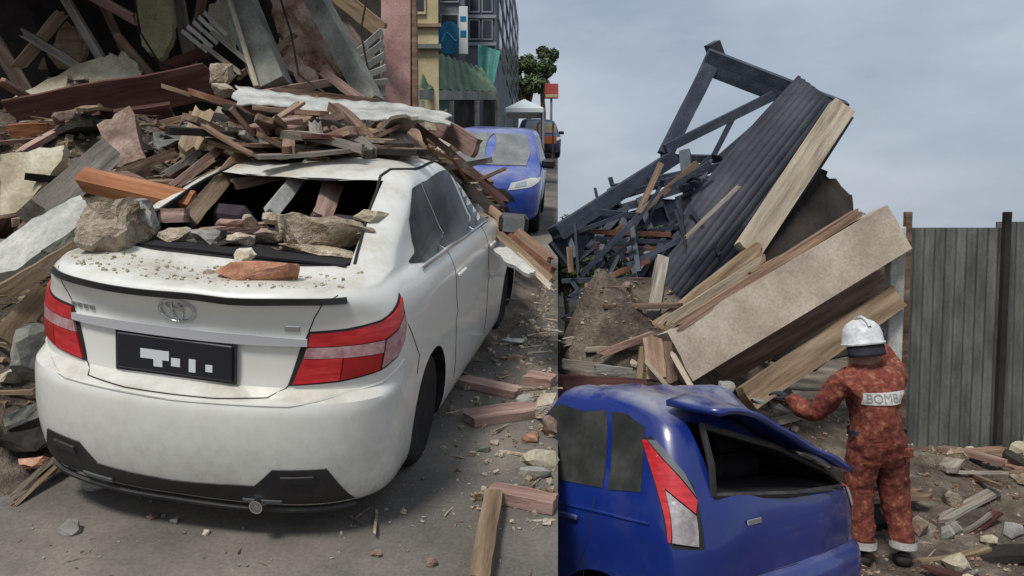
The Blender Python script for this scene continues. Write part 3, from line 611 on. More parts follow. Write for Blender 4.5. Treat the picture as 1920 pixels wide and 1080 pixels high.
def crush(p):
    q = p+noise.noise_vector(p*2.8)*.009
    if p.z > .95:
        k = min(1, (p.z-.95)/.5); sx = min(1, max(0, (p.x+.62)/1.3)); sy = min(1, max(0, 1-(p.y-.1)/.75)); sx = sx*sx*(3-2*sx)*.5+sx*.5
        q.z -= k*(.40*sx*sy*(2-sy) + .03*noise.noise(p*4) + .05*math.exp(-((p.y-1.3)**2/.3+(p.x-.2)**2/.3)))
        q.z -= k*.30*min(1, max(0, (p.y-1.1)/.35)); q.y -= k*.05*sx*sy
    elif p.y < .2: q.y += .012*noise.noise(p*4)
    return q
def hatch(name, Mx, label, paint, deform, near):
    S = Shell(HT, deform); T = empty(name, Mx, label, 'car'); me = S.body(hz)
    cuts = [cyl(sx*.56, sx*1.0, y, .31, .345) for sx in (-1, 1) for y in (.62, 3.05)]
    if near:
        cuts.append(cutter([(-.60, -.3, 1.06), (.66, -.3, 1.06), (-.60, 1.0, 1.06), (.66, 1.0, 1.06), (-.60, -.3, 1.40), (.58, -.3, 1.40), (-.60, 1.0, 1.40), (.58, 1.0, 1.40)], BOXF))
        cuts.append(cutter([(-.66, .45, .6), (.66, .45, .6), (-.66, 2.0, .6), (.66, 2.0, .6), (-.59, .5, 1.43), (.59, .5, 1.43), (-.55, 1.8, 1.43), (.55, 1.8, 1.43)], BOXF))
    me = carve(me, cuts, [paint, M['cabin']])
    if deform: apply_deform(me, deform)
    link('body', me, None, T, smooth=32)
    for x in (-.745, .745):
        for y in (.62, 3.05): wheel(T, x, y)
    L = S.length; sy = lambda y, z: S.half(z)[1][20]+(y-S.half(z)[0][20, 1])
    for sg in (1, -1):
        f = lambda P: [(s*sg, z) for s, z in P]; g = lambda P: P if sg > 0 else mir(P)
        q3 = [(sy(.42, 1.06), 1.06), (sy(.62, 1.045), 1.045), (sy(.70, 1.40), 1.40), (sy(.60, 1.40), 1.40), (sy(.47, 1.36), 1.36)]
        rd = [(sy(.66, 1.045), 1.045), (sy(1.42, 1.03), 1.03), (sy(1.40, 1.43), 1.43), (sy(.74, 1.41), 1.41)]
        fd = [(sy(1.50, 1.03), 1.03), (sy(2.55, 1.02), 1.02), (sy(2.35, 1.15), 1.15), (sy(1.85, 1.40), 1.40), (sy(1.48, 1.43), 1.43)]
        for P in (q3, rd, fd): link('window', S.patch(g(P), .004, .06, .01), M['glass'], T, smooth=True)
        for y0 in (.70, 1.46, 2.5): link('door_gap', S.line(f([(sy(y0+(.25*max(0, .75-z) if y0 < 1 else 0), z), z) for z in (.30, .45, .6, .8, 1.0)])), M['seam'], T)
        link('belt_crease', S.line(f([(sy(y, .93), .93) for y in (.34, .8, 1.4, 2.0, 2.6)]), .008), paint, T)
        for y0 in (.86, 1.62): link('door_handle', box_me((-.09, -.014, .006), (.09, .014, .028), .008), paint, T, S.frame(sg*sy(y0, .88), .88))
        Mm = Matrix.Translation((sg*.84, 2.45, 1.0)); mr = link('side_mirror', box_me((-.02 if sg > 0 else -.2, -.05, -.05), (.2 if sg > 0 else .02, .06, .09), .03), M['black'] if not near else paint, T, Mm)
        link('mirror_glass', box_me((.02 if sg > 0 else -.18, -.058, -.03), (.18 if sg > 0 else -.02, -.052, .07)), M['glass_pale'], mr)
        # tall corner lamps
        TL = link('tail_light', S.patch(g([(0.718, 0.845), (0.862, 0.840), (0.891, 0.905), (0.887, 1.305), (0.819, 1.315), (0.747, 1.205), (0.700, 1.105)]), .004, .04, .02), M['seam'], T)
        link('lens', S.patch(g([(0.707, 1.040), (0.736, 0.990), (0.840, 1.090), (0.862, 0.905), (0.868, 0.865), (0.880, 0.865), (0.880, 1.295), (0.851, 1.295), (0.768, 1.155)]), .014, .04), M['red_lens'], TL, smooth=True)
        link('lens', S.patch(g([(0.736, 0.980), (0.840, 1.080), (0.862, 0.865), (0.750, 0.855)]), .014, .04), M['clear_lens'], TL, smooth=True)
        link('lens', S.patch(g([(0.846, 1.295), (0.797, 1.295), (0.729, 1.165), (0.707, 1.055), (0.761, 1.155)]), .014, .04), M['smoke_lens'], TL, smooth=True)
        # head lamps
        e = lambda s, z: (L(z)-s, z)
        HL = link('headlight', S.patch(g([e(.38, .70), e(.75, .74), e(1.02, .86), e(.72, .86), e(.42, .80)]), .006, .04, .02), M['lamp_glass'], T, smooth=True)
        link('reflector', S.patch(g([e(.48, .735), e(.66, .76), e(.66, .82), e(.5, .79)]), .012, .04), M['chrome'], HL)
    link('hatch_gap', S.line([(-.62, .70), (-.6, .68), (0, .675), (.6, .68), (.62, .70)]), M['seam'], T)
    link('windscreen', S.patch([(L(1.0)-.62, 1.0), (L(1.0), 1.0), (L(1.45), 1.45), (L(1.45)-.5, 1.45)], .016, .05, .02), M['glass'] if near else M['glass_pale'], T, smooth=True)
    link('windscreen', S.patch(mir([(L(1.0)-.62, 1.0), (L(1.0), 1.0), (L(1.45), 1.45), (L(1.45)-.5, 1.45)]), .016, .05, .02), M['glass'] if near else M['glass_pale'], T, smooth=True)
    gq = [(L(.55)-.5, .55), (L(.55), .55), (L(.72), .72), (L(.72)-.34, .72)]
    for G in (gq, mir(gq)): link('grille', S.patch(G, .006, .06), M['black'], T, smooth=True)
    lq = [(L(.36)-.45, .30), (L(.36), .30), (L(.48), .46), (L(.48)-.4, .46)]
    for G in (lq, mir(lq)): link('air_intake', S.patch(G, .006, .06), M['black'], T, smooth=True)
    if not near: link('number_plate', box_me((-.25, -.06, .004), (.25, .06, .016), .004), M['plate'], T, S.frame(L(.5)-.001, .5))
    if near:
        link('tail_spoiler', grid_me(lambda a, b: crush(Vector((-.66+1.20*a, .40-.31*b-.02*math.cos(a*6), 1.515-.03*(a*2-1)**2-.035*b+.01*math.sin(a*7)))), 16, 4), paint, T, smooth=True).modifiers.new('s', 'SOLIDIFY').thickness = .03
        sh = link('hatch_rim', tube_me([crush(Vector(p)) for p in ((-.60, .15, 1.06), (-.6, .16, 1.2), (-.59, .22, 1.39), (0, .2, 1.41), (.57, .22, 1.39), (.64, .15, 1.06), (0, .09, 1.055), (-.60, .15, 1.06))], .018, 6), M['black'], T)
        link('badge', box_me((-.06, -.012, .001), (.06, .012, .006), .003), M['chrome'], T, S.frame(-.38, .93))
        st = link('rear_seat', box_me((-.6, .62, .6), (.6, .78, 1.12), .04), M['seat'], T)
        for x in (-.34, .34): link('headrest', box_me((x-.12, .64, 1.125), (x+.12, .74, 1.27), .04), M['seat'], st)
        va = link('bumper_valance', S.patch([(-.74, .22), (.74, .22), (.68, .34), (-.68, .34)], .006, .06), M['black'], T, smooth=True)
        link('wiper', tube_me([S.P(-.05, 1.06, .02), S.P(.2, 1.05, .03), S.P(.42, 1.055, .02)], .008, 5), M['black'], T)
    return T
# near blue hatchback, nose dropped into the bank, leaning to its right
BS = 1.05
tail = at(1292, 758, 3.75)
Mh = Matrix.Rotation(R(41), 4, 'Z') @ Matrix.Rotation(R(-5.3), 4, 'X') @ Matrix.Rotation(R(6), 4, 'Y') @ Matrix.Scale(BS, 4)
Mh = Matrix.Translation(tail-(Mh @ Vector((-.64, .26, 1.48)))) @ Mh
BH = hatch('blue_hatchback', Mh, 'deep blue hatchback with broken hatch window and sagging spoiler, beside the rescuer', M['blue_paint'], crush, True)
# blue hatchback up the street facing the viewer
p = on_street(934, 446); s = MSI @ p
FH = hatch('blue_hatchback', MS @ Matrix.Translation((s.x, s.y+3.8, 0)) @ Matrix.Rotation(R(176), 4, 'Z'), 'bright blue hatchback facing the viewer up the street, its windscreen grey with dust', M['sky_blue_paint'], None, False)
p = on_street(1024, 272); s = MSI @ p
M['dark_blue_paint'] = surf('dark_blue_car_paint', [(.012, .03, .1), (.016, .04, .13)], 1.5, .3, 0, vary=0, spec=.5)
s = MSI @ at(1006, 215, 34)
FD = hatch('dark_blue_car', MS @ Matrix.Translation((s.x, s.y, 0)) @ Matrix.Rotation(R(182), 4, 'Z'), 'dark blue car parked up the street behind the bright blue hatchback', M['dark_blue_paint'], None, False)
# ------------------------------------------------------------------ broken timber, slabs, bricks
def plank_me(Lx, w, t, seed, rag=.06, bend=0.0, n=6, m=4, warp=.3, wob=None):
    "board along x with splintered ends, slightly bent and uneven"
    r = random.Random(seed); e0 = [r.uniform(0, rag)*Lx for _ in range(m+1)]; e1 = [r.uniform(0, rag)*Lx for _ in range(m+1)]
    wob = (.035 if warp > .2 else .008) if wob is None else wob; jy = [r.uniform(-wob, wob)*w for _ in range(n+1)]; vs = []
    for k in (0, 1):
        for i in range(n+1):
            for j in range(m+1):
                a = i/n; x = -Lx/2+e0[j]*(1-a)+(Lx-e1[j])*a if True else 0
                x = (-Lx/2+e0[j])*(1-a)+(Lx/2-e1[j])*a
                y = -w/2+w*j/m+jy[i]; z = (t/2 if k else -t/2)+bend*Lx*(1-(2*a-1)**2)+r.uniform(-.12, .12)*t*warp
                vs.append((x, y, z))
    q = (n+1)*(m+1); I = lambda k, i, j: k*q+i*(m+1)+j; fs = []
    for i in range(n):
        for j in range(m): fs += [(I(1, i, j), I(1, i+1, j), I(1, i+1, j+1), I(1, i, j+1)), (I(0, i, j), I(0, i, j+1), I(0, i+1, j+1), I(0, i+1, j))]
        fs += [(I(0, i, 0), I(0, i+1, 0), I(1, i+1, 0), I(1, i, 0)), (I(0, i, m), I(1, i, m), I(1, i+1, m), I(0, i+1, m))]
    for j in range(m): fs += [(I(0, 0, j), I(1, 0, j), I(1, 0, j+1), I(0, 0, j+1)), (I(0, n, j), I(0, n, j+1), I(1, n, j+1), I(1, n, j))]
    return mesh(vs, fs)
def along(p0, p1, roll=0):
    "frame with x from p0 to p1 and z turned to the viewer, then rolled"
    ax = (p1-p0).normalized(); mid = (p0+p1)/2; vz = CAM-mid; vz = (vz-ax*vz.dot(ax)).normalized(); vy = vz.cross(ax)
    Mx = Matrix(((ax.x, vy.x, vz.x, mid.x), (ax.y, vy.y, vz.y, mid.y), (ax.z, vy.z, vz.z, mid.z), (0, 0, 0, 1)))
    return Mx @ Matrix.Rotation(R(roll), 4, 'X')
_seed = [100]
def board(name, cat, label, a, b, wpx, t, m, roll=0, rag=.05, bend=0, group=None, warp=.3):
    "a, b: (photo x, photo y, depth) of the two ends; wpx: width seen, in photo pixels"
    _seed[0] += 1; p0, p1 = at(*a), at(*b); w = wpx*(a[2]+b[2])/2/FPX
    o = link(name, plank_me((p1-p0).length, w, t, _seed[0], rag, bend, warp=warp), M[m], M=along(p0, p1, roll))
    return tag(o, label, cat, group)
def chunk_me(sx, sy, sz, seed, n=18, rough=.12, sub=1):
    r = random.Random(seed); bm = bmesh.new()
    for k in range(n):
        d = Vector((r.gauss(0, 1), r.gauss(0, 1), r.gauss(0, 1))); d /= max(abs(d.x), abs(d.y), abs(d.z))
        d = d*r.uniform(.75, 1); bm.verts.new((d.x*sx/2, d.y*sy/2, d.z*sz/2))
    h = bmesh.ops.convex_hull(bm, input=bm.verts[:])
    bmesh.ops.delete(bm, geom=[v for v in bm.verts if not v.link_faces], context='VERTS')
    if sub:
        bmesh.ops.subdivide_edges(bm, edges=bm.edges[:], cuts=sub, use_grid_fill=True)
        s = max(sx, sy, sz); o = Vector((r.uniform(0, 90),)*3)
        for v in bm.verts: v.co += noise.noise_vector(v.co*(3.2/s)+o)*s*rough*.5+noise.noise_vector(v.co*(9/s)+o)*s*rough*.25
    return bm_mesh(bm)
def chunk(name, cat, label, x, y, d, wpx, hpx, dep, m, rot=0, tilt=0, sub=2, rough=.12, n=20, group=None):
    _seed[0] += 1; k = d/FPX
    o = link(name, chunk_me(wpx*k, dep, hpx*k, _seed[0], n, rough, sub), M[m], M=Matrix.Translation(at(x, y, d)) @ Matrix.Rotation(R(-rot), 4, 'Y') @ Matrix.Rotation(R(tilt), 4, 'X'))
    return tag(o, label, cat, group)
def slab(name, cat, label, corners, thick, m, seed=None, jag=.03, n=5):
    "flat broken panel: outline corners are (photo x, y, depth); edges made uneven, real thickness backwards"
    _seed[0] += 1; r = random.Random(_seed[0]); P = [at(*c) for c in corners]; Q = []
    for A, B in zip(P, P[1:]+P[:1]):
        for i in range(n):
            p = A.lerp(B, i/n)
            if i: p = p+Vector((r.uniform(-1, 1), 0, r.uniform(-1, 1)))*jag
            Q.append(p)
    c = sum(Q, Vector())/len(Q); nrm = Vector()
    for A, B in zip(P, P[1:]+P[:1]): nrm += (A-c).cross(B-c)
    nrm.normalize(); nrm = nrm if nrm.dot(CAM-c) > 0 else -nrm
    bm = bmesh.new(); f = [bm.verts.new(p-c) for p in Q]; g = [bm.verts.new(p-c-nrm*thick*r.uniform(.85, 1.1)) for p in Q]; k = len(Q)
    bm.faces.new(f); bm.faces.new(g[::-1])
    for i in range(k): bm.faces.new((f[i], g[i], g[(i+1) % k], f[(i+1) % k]))
    bmesh.ops.triangulate(bm, faces=[q for q in bm.faces if len(q.verts) > 4])
    return tag(link(name, bm_mesh(bm), M[m], M=Matrix.Translation(c)), label, cat)

# the mass of the heap: soil, dust and crumbs too small to pick apart
def hump(u, v):
    e = edge_u(v)
    a = 1/(1+math.exp(-(v-5.55-.28*max(0, -u-1.2)-1.0/(1+math.exp(-(u+.25)*9)))*3.2))          # rises behind the car's roof
    l = 1/(1+math.exp((u+2.55)*4.5))                               # and to its left
    right = 1/(1+math.exp((u+.66-.05*v)*6))
    h = 1.62*a*right+ l*min(1.2, max(0, (v-2.9)*.5))*(1-a)
    far = 1/(1+math.exp((v-9.5)*2)); h *= far
    return h
def heap_z(u, v):
    p = Vector((u*1.3, v*1.3, 0)); return hump(u, v)*(1+.22*noise.noise(p))+.10*hump(u, v)*noise.noise(p*3.1)-.03
def _hp(u0, v, a):
    u = u0+(edge_u(v)-.06-u0)*a; return street(u, v, heap_z(u, v) if a < 1 else -.05)
tag(link('rubble_heap', grid_me(lambda a, b: _hp(-9, 2.2+9.8*b, a), 96, 108), M['rubble'], smooth=80), 'brown heap of dust and crumbled rubble behind and beside the white sedan', 'rubble', kind='stuff')

B, C, SL = board, chunk, slab
T_, K_ = 'timber_beam', 'timber'
# --- standing wreck of the house at the back left: inside shade painted near-black on the walls, leaning posts
SL('timber_wall', 'wall', 'timber wall painted black for the shade inside the fallen house behind the leaning posts', [(-360, -90, 10), (470, -90, 10), (520, 190, 9.6), (-360, 300, 9.6)], .12, 'dark_and_shade', jag=.1)
SL('timber_wall', 'wall', 'board wall painted dark as shade between the grey posts and the pink pillar', [(440, -90, 10.3), (735, -90, 10.3), (735, 240, 10), (420, 240, 10)], .1, 'dark_and_shade', jag=.08)
SL('added_shade_roof', 'roof', 'added roof slab out of view, shading the fallen house', [(-300, -120, 9.8), (560, -130, 9.8), (560, -190, 6.6), (-300, -190, 6.6)], .1, 'dark_and_shade', jag=.1)  # added above the view to darken the inside of the house
SL('plaster_sheet', 'plaster', 'long cream plaster panel lying on the dark red board', [(20, 185, 7.4), (130, 128, 7.6), (190, 106, 7.7), (258, 118, 7.7), (266, 150, 7.6), (130, 178, 7.4), (20, 206, 7.3)], .07, 'plaster', jag=.012)
SL('plaster_sheet', 'plaster', 'yellowed rounded plaster flake hanging above the dark red board', [(262, -30, 8.2), (322, -30, 8.2), (326, 40, 8.1), (312, 92, 8), (294, 114, 7.9), (266, 86, 8), (256, 40, 8.1)], .08, 'plaster_yellow')
SL('plaster_sheet', 'plaster', 'small pale plaster flake beside the yellowed one, below the crossing stick', [(196, 108, 7.9), (232, 96, 7.9), (262, 128, 7.8), (250, 152, 7.8), (212, 146, 7.8)], .06, 'plaster')
SL('plaster_sheet', 'plaster', 'shadowed tan plaster sheet in the dark corner of the house', [(70, 130, 8.8), (125, 40, 8.9), (165, 70, 8.9), (150, 128, 8.8)], .06, 'wood_tan')
B(T_, K_, 'wide dark red board lying across the heap under the plaster panel', (10, 222, 6.7), (405, 150, 7.3), 66, .07, 'wood_red', 12)
B(T_, K_, 'second dark red board below the wide one, lying flatter', (20, 250, 6.5), (330, 205, 6.8), 30, .06, 'wood_red', 30)
B(T_, K_, 'orange brown board sticking out of the heap under the dark red boards', (10, 246, 6.1), (150, 240, 6.3), 24, .05, 'wood_orange', 10, .1)
B(T_, K_, 'thin grey pole slanting down through the dark house', (112, -20, 8.6), (214, 150, 8.2), 15, .08, 'wood_grey', 20)
B(T_, K_, 'dark slanting pole next to the thin grey one', (180, -20, 8.9), (245, 120, 8.7), 12, .07, 'wood_brown', 20)
B(T_, K_, 'dark post rising behind the yellowed plaster flake', (385, -30, 8.7), (355, 120, 8.5), 18, .1, 'wood_brown')
B(T_, K_, 'dark broken post in the far dark corner', (60, -30, 9.2), (110, 150, 8.8), 26, .1, 'dark_and_shade')
B('concrete_post', 'post', 'broad grey concrete post leaning at the back of the heap', (432, -40, 7.9), (518, 172, 7.4), 56, .3, 'concrete_green', 14, .01, warp=.05)
B(T_, K_, 'pale batten running along the broad concrete post', (421, -30, 7.6), (482, 165, 7.2), 9, .05, 'wood_pale', 0, .02)
B('concrete_post', 'post', 'slim mossy post leaning against the pink pillar', (572, -40, 8), (700, 196, 7.6), 36, .2, 'concrete_green', 20, .01, warp=.05)
SL('wall_fragment', 'masonry', 'pinkish slab of brick and plaster wedged between the two leaning posts', [(500, -30, 8.5), (590, -30, 8.5), (640, 98, 8.2), (622, 140, 8.1), (560, 128, 8.2), (520, 60, 8.3)], .16, 'pink_cream')
SL('wall_fragment', 'masonry', 'cream slab of plastered wall beside the broad concrete post', [(392, 8, 8.4), (428, -20, 8.4), (446, 40, 8.3), (436, 84, 8.2), (398, 66, 8.3)], .1, 'plaster')
SL('wall_fragment', 'masonry', 'pale pink fragment below the slab between the posts', [(524, 70, 8), (566, 112, 7.9), (600, 150, 7.8), (572, 168, 7.8), (530, 118, 7.9)], .1, 'pink_cream')
B(T_, K_, 'dark rafter crossing the pink slab toward the slim post', (540, 20, 7.9), (645, 150, 7.7), 8, .05, 'wood_brown')
B(T_, K_, 'dark brown rafter lying behind the grey roofing sheet', (505, 172, 7.2), (720, 196, 7.2), 20, .08, 'wood_brown')
LV = empty('louvre_window', Matrix.Identity(4), 'fallen louvre window with pale slats leaning on the pink pillar', 'window')
LV.location = at(690, 150, 8)
for k in range(5):
    Mx = Matrix.Translation(-LV.location) @ along(at(664+k*7, 104+k*13, 8), at(716, 58+k*24, 8.1), 25)
    link('slat', plank_me(.42-.03*k, .07, .012, 40+k, .01), M['plaster_grey'], LV, Mx)
link('frame', plank_me(.75, .05, .04, 51, .01), M['wood_grey'], LV, Matrix.Translation(-LV.location) @ along(at(716, 55, 8.15), at(718, 180, 8.15)))
LW = empty('louvre_window', Matrix.Identity(4), 'small grey slatted vent hanging between the plaster flake and the concrete post', 'window')
LW.location = at(375, 80, 8)
for k in range(5):
    link('slat', plank_me(.36, .045, .012, 60+k, .02), M['plaster_grey'], LW, Matrix.Translation(-LW.location) @ along(at(344+k*10, 60-k*9, 8), at(386+k*10, 94-k*7, 8), 25))
for (a, b, lab) in (((398, 60, 7.6), (470, 120, 7.3), 'upper grey batten under the slatted vent'), ((380, 84, 7.6), (455, 140, 7.3), 'lower grey batten under the slatted vent')):
    B(T_, K_, lab, a, b, 9, .05, 'wood_grey')
C('masonry_chunk', 'masonry', 'round beige lump of mortar perched at the end of the grey roofing sheet', 414, 140, 6.6, 42, 40, .2, 'masonry', n=30)
C('masonry_chunk', 'masonry', 'lower beige lump of mortar under the round one', 425, 168, 6.5, 46, 26, .2, 'masonry', n=24)
# more broken members crowding the dark house
for a, b, w, m, lab in (((40, 60, 8.3), (190, 150, 7.9), 16, 'wood_grey', 'grey board crossing low in the dark corner'), ((30, 130, 8.2), (120, 20, 8.6), 20, 'wood_tan', 'tan board standing in the dark corner'),
        ((215, 60, 8.2), (300, 160, 7.8), 14, 'wood_brown', 'brown board behind the small plaster flake'), ((150, -20, 8.8), (260, 40, 8.5), 18, 'wood_pink', 'pinkish board high in the dark house'),
        ((300, 130, 7.9), (400, 90, 8.1), 20, 'wood_red', 'red board behind the round mortar lump'), ((330, -20, 8.5), (360, 130, 8.2), 22, 'wood_grey', 'grey upright board behind the slatted vent'),
        ((440, 150, 7.3), (560, 60, 8), 10, 'wood_tan', 'thin tan stick crossing the broad concrete post'), ((620, -20, 8.6), (720, 60, 8.4), 30, 'wood_tan', 'tan board high beside the pink pillar'),
        ((640, 40, 8.7), (700, 120, 8.5), 22, 'wood_grey', 'grey board behind the louvre window'), ((470, 180, 7.2), (640, 150, 7.6), 14, 'wood_pink', 'pinkish lath behind the roofing sheet'),
        ((90, 150, 7.8), (230, 190, 7.4), 14, 'wood_tan', 'tan lath over the cream plaster panel'), ((-20, 60, 8.5), (60, 190, 8), 26, 'wood_brown', 'brown board at the far left of the dark house'),
        ((600, 130, 7.6), (700, 205, 7.3), 16, 'wood_pink', 'pinkish lath at the foot of the slim post'), ((385, 215, 6.1), (560, 240, 5.9), 14, 'wood_grey', 'grey lath under the rusty edge strip')):
    B(T_, K_, lab, a, b, w, .06, m, 10, .1)
for i, (pts, lab) in enumerate((([(250, -20, 8), (262, 60, 7.9), (300, 120, 7.8), (330, 128, 7.7)], 'loose black cable hanging past the yellowed plaster flake'), ([(520, -20, 7.6), (545, 60, 7.5), (560, 140, 7.4), (610, 175, 7.2)], 'loose black cable hanging between the leaning posts'),
        ([(690, -20, 8), (676, 60, 7.9), (690, 130, 7.8)], 'thin cable hanging before the louvre window'), ([(300, 240, 5.4), (380, 252, 5.2), (450, 240, 5.2), (520, 262, 5.0)], 'bent iron rod lying over the heap'), ([(760, 262, 5.4), (800, 276, 5.3), (850, 300, 5.6), (880, 345, 5.9)], 'bent rod hanging off the heap over the sedan pillar'))):
    tag(link('cable' if 'cable' in lab else 'iron_rod', tube_me([at(*q) for q in pts], .012, 5), M['dark_and_shade'] if 'cable' in lab else M['rust']), lab, 'cable' if 'cable' in lab else 'rod')
def crumple(corners, label, m, amp, seed):
    P = [at(*c) for c in corners]; o = Vector((seed*7.1, 3, 1))
    f = lambda a, b: P[0].lerp(P[1], a).lerp(P[3].lerp(P[2], a), b)
    ob = tag(link('torn_sheet', grid_me(lambda a, b: f(a, b)+noise.noise_vector(f(a, b)*3+o)*amp+noise.noise_vector(f(a, b)*9+o)*amp*.35, 22, 14), M[m], smooth=35), label, 'metal sheet')
    ob.modifiers.new('s', 'SOLIDIFY').thickness = .004
crumple([(470, 236, 5.9), (610, 228, 6.1), (640, 262, 5.6), (500, 268, 5.4)], 'crumpled dark sheet tucked under the roofing sheet', 'navy_roof', .10, 1)
crumple([(280, 250, 5.9), (360, 225, 6.2), (390, 260, 5.7), (300, 290, 5.4)], 'crumpled grey sheet in the heap behind the brick block', 'iron_grey', .10, 2)
crumple([(700, 236, 6.2), (800, 240, 6.3), (800, 280, 5.8), (720, 282, 5.7)], 'crumpled rusty sheet at the end of the roofing sheet', 'rust', .08, 3)
crumple([(300, 440, 3.75), (420, 430, 3.8), (440, 470, 3.5), (310, 475, 3.45)], 'crumpled dark trim lying in the rear window of the sedan', 'dark_and_shade', .06, 4)
# --- grey roofing sheet over the heap
def sheet(a, b):
    x = 440+400*a; top = 168+34*a+10*math.sin(a*3.1)+34*max(0, a-.75)*2; bot = 204+40*a-6*math.sin(a*9)
    return at(x+8*math.sin(b*9), -5+top+(bot-top)*b+1.0*math.sin(a*70), 6.0-.8*b+.2*a)
me = grid_me(sheet, 120, 5); o = tag(link('roofing_sheet', me, M['plaster_grey'], smooth=60), 'long pale grey corrugated roofing sheet lying over the top of the heap', 'roof sheet')
sm = o.modifiers.new('s', 'SOLIDIFY'); sm.thickness = .015
B(T_, K_, 'dark rusty edge strip with nail holes below the roofing sheet', (352, 170, 6), (515, 222, 5.7), 12, .04, 'rust')
B(T_, K_, 'brown slanting stick above the edge strip', (300, 160, 6.2), (420, 196, 5.9), 8, .04, 'wood_tan', 0, .1)
B(T_, K_, 'pinkish plank at the end of the roofing sheet over the far blue car', (818, 232, 6.4), (900, 284, 6), 36, .05, 'wood_pink', 12, .12)
B(T_, K_, 'dark rafter under the pinkish plank', (780, 235, 6.2), (850, 290, 5.9), 12, .06, 'wood_brown')
# --- boards and bricks on top of the sedan
SL('brick_block', 'masonry', 'upright brown brick block standing out of the heap on the left', [(181, 234, 5.2), (243, 198, 5.3), (274, 296, 5.1), (214, 312, 5.0)], .18, 'brick_brown', jag=.015)
B(T_, K_, 'rough pale brown plank standing beside the brick block', (385, 205, 5.4), (350, 290, 5.1), 36, .05, 'wood_tan', 15, .15)
B('timber_log', K_, 'thick grey log lying left of the sedan', (66, 408, 4.5), (200, 288, 5.1), 52, .2, 'wood_grey', 0, .02, warp=.1)
SL('plaster_sheet', 'plaster', 'cream wall panel at the far left above the grey log', [(0, 290, 5.3), (120, 272, 5.4), (116, 300, 5.3), (40, 396, 5.1), (0, 420, 5.1)], .08, 'plaster', jag=.01)
SL('plaster_sheet', 'plaster', 'pale grey panel at the left edge below the grey log', [(-20, 470, 4.3), (60, 410, 4.4), (150, 366, 4.5), (168, 386, 4.4), (140, 428, 4.3), (40, 500, 4.2), (-20, 520, 4.2)], .07, 'plaster_grey', jag=.008)
B(T_, K_, 'weathered plank under the pale grey panel, reaching the tail lamp', (0, 552, 3.9), (150, 462, 4.1), 30, .05, 'wood_tan', 10)
B(T_, K_, 'dark mossy plank end on the pale grey panel', (82, 478, 4.05), (140, 442, 4.15), 18, .05, 'concrete_green', 0, .1)
B(T_, K_, 'dark stick wedged between the panel and the log', (30, 440, 4.5), (130, 320, 4.9), 10, .06, 'wood_brown')
B(T_, K_, 'orange timber lintel lying across the broken planks above the rear window', (154, 336, 4.0), (368, 384, 3.9), 34, .10, 'wood_orange', -35, .02, warp=.1)
SL('plaster_sheet', 'plaster', 'thin pinkish board lying on the orange lintel', [(158, 322, 4.15), (230, 318, 4.25), (352, 362, 4.05), (330, 372, 3.95), (200, 336, 4.05)], .03, 'wood_pink', jag=.01)
B(T_, K_, 'tan plank slanting down to the rear window past the lintel', (350, 416, 3.8), (456, 288, 4.35), 30, .04, 'wood_tan', 8, .04)
B(T_, K_, 'narrow pinkish batten leaning on the lintel', (316, 356, 3.95), (428, 266, 4.5), 15, .04, 'wood_pink', 5)
B(T_, K_, 'short dark grey batten beside the narrow pinkish one', (306, 330, 4.1), (372, 286, 4.4), 12, .04, 'wood_grey', 5)
B(T_, K_, 'brown batten crossing behind the lintel', (215, 328, 4.2), (330, 286, 4.5), 17, .04, 'wood_brown', 0)
B(T_, K_, 'slim dark batten lying along the narrow pinkish one', (330, 352, 3.9), (400, 300, 4.2), 8, .03, 'wood_brown', 0)
C('masonry_chunk', 'masonry', 'large rough masonry lump on the corner of the boot lid', 198, 436, 3.42, 122, 126, .30, 'masonry', n=26, rough=.26, sub=4)
C('masonry_chunk', 'masonry', 'grey mortar lump behind the large masonry lump', 258, 418, 3.6, 90, 86, .25, 'concrete', n=24, rough=.24, sub=4)
B(T_, K_, 'small pinkish block under the orange lintel', (280, 404, 3.75), (352, 404, 3.75), 26, .07, 'wood_pink', 0)
B(T_, K_, 'pale grey plank leaning into the smashed rear window', (503, 402, 3.8), (598, 286, 4.4), 26, .035, 'plaster_grey', 8, .05)
B(T_, K_, 'brown plank hanging inside the smashed rear window', (600, 412, 3.85), (628, 346, 4.2), 34, .04, 'wood_pink', 8)
B(T_, K_, 'pale stick beside the brown plank in the rear window', (590, 408, 3.85), (608, 340, 4.15), 7, .03, 'wood_pale', 0)
C('masonry_slab', 'masonry', 'wide beige masonry slab lying across the base of the rear window', 616, 438, 3.62, 200, 66, .24, 'masonry', -3, n=26, rough=.14, sub=4)
C('masonry_slab', 'masonry', 'lower layer of the beige masonry under the wide slab', 600, 474, 3.52, 160, 28, .18, 'masonry', -2, n=24, rough=.08, sub=2)
C('masonry_chunk', 'masonry', 'yellowish stone at the end of the wide masonry slab', 698, 412, 3.68, 66, 36, .18, 'plaster', -12, n=22)
for x, y, w, h, lab in ((468, 415, 30, 26, 'roundish grey stone on the rear window ledge'), (512, 410, 44, 24, 'pale stone beside the roundish one on the window ledge'), (440, 418, 70, 16, 'flat pinkish stone on the window ledge'),
                        (508, 440, 52, 24, 'lower tan stone before the pale stone'), (545, 425, 40, 30, 'tan stone touching the wide masonry slab')):
    C('stone', 'stone', lab, x, y, 3.6, w, h, .12, 'masonry' if w != 70 else 'wood_pink', rough=.1)
C('brick', 'brick', 'orange brick lying on the boot lid', 484, 510, 3.12, 152, 42, .10, 'brick', -2, n=40, rough=.04, sub=2)
C('mortar_piece', 'mortar', 'pale mortar crumb stuck on top of the orange brick', 462, 480, 3.2, 48, 32, .10, 'plaster', n=24)
C('stone', 'stone', 'dark green grey flake on the boot lid', 318, 492, 3.34, 40, 18, .08, 'concrete_green', 15)
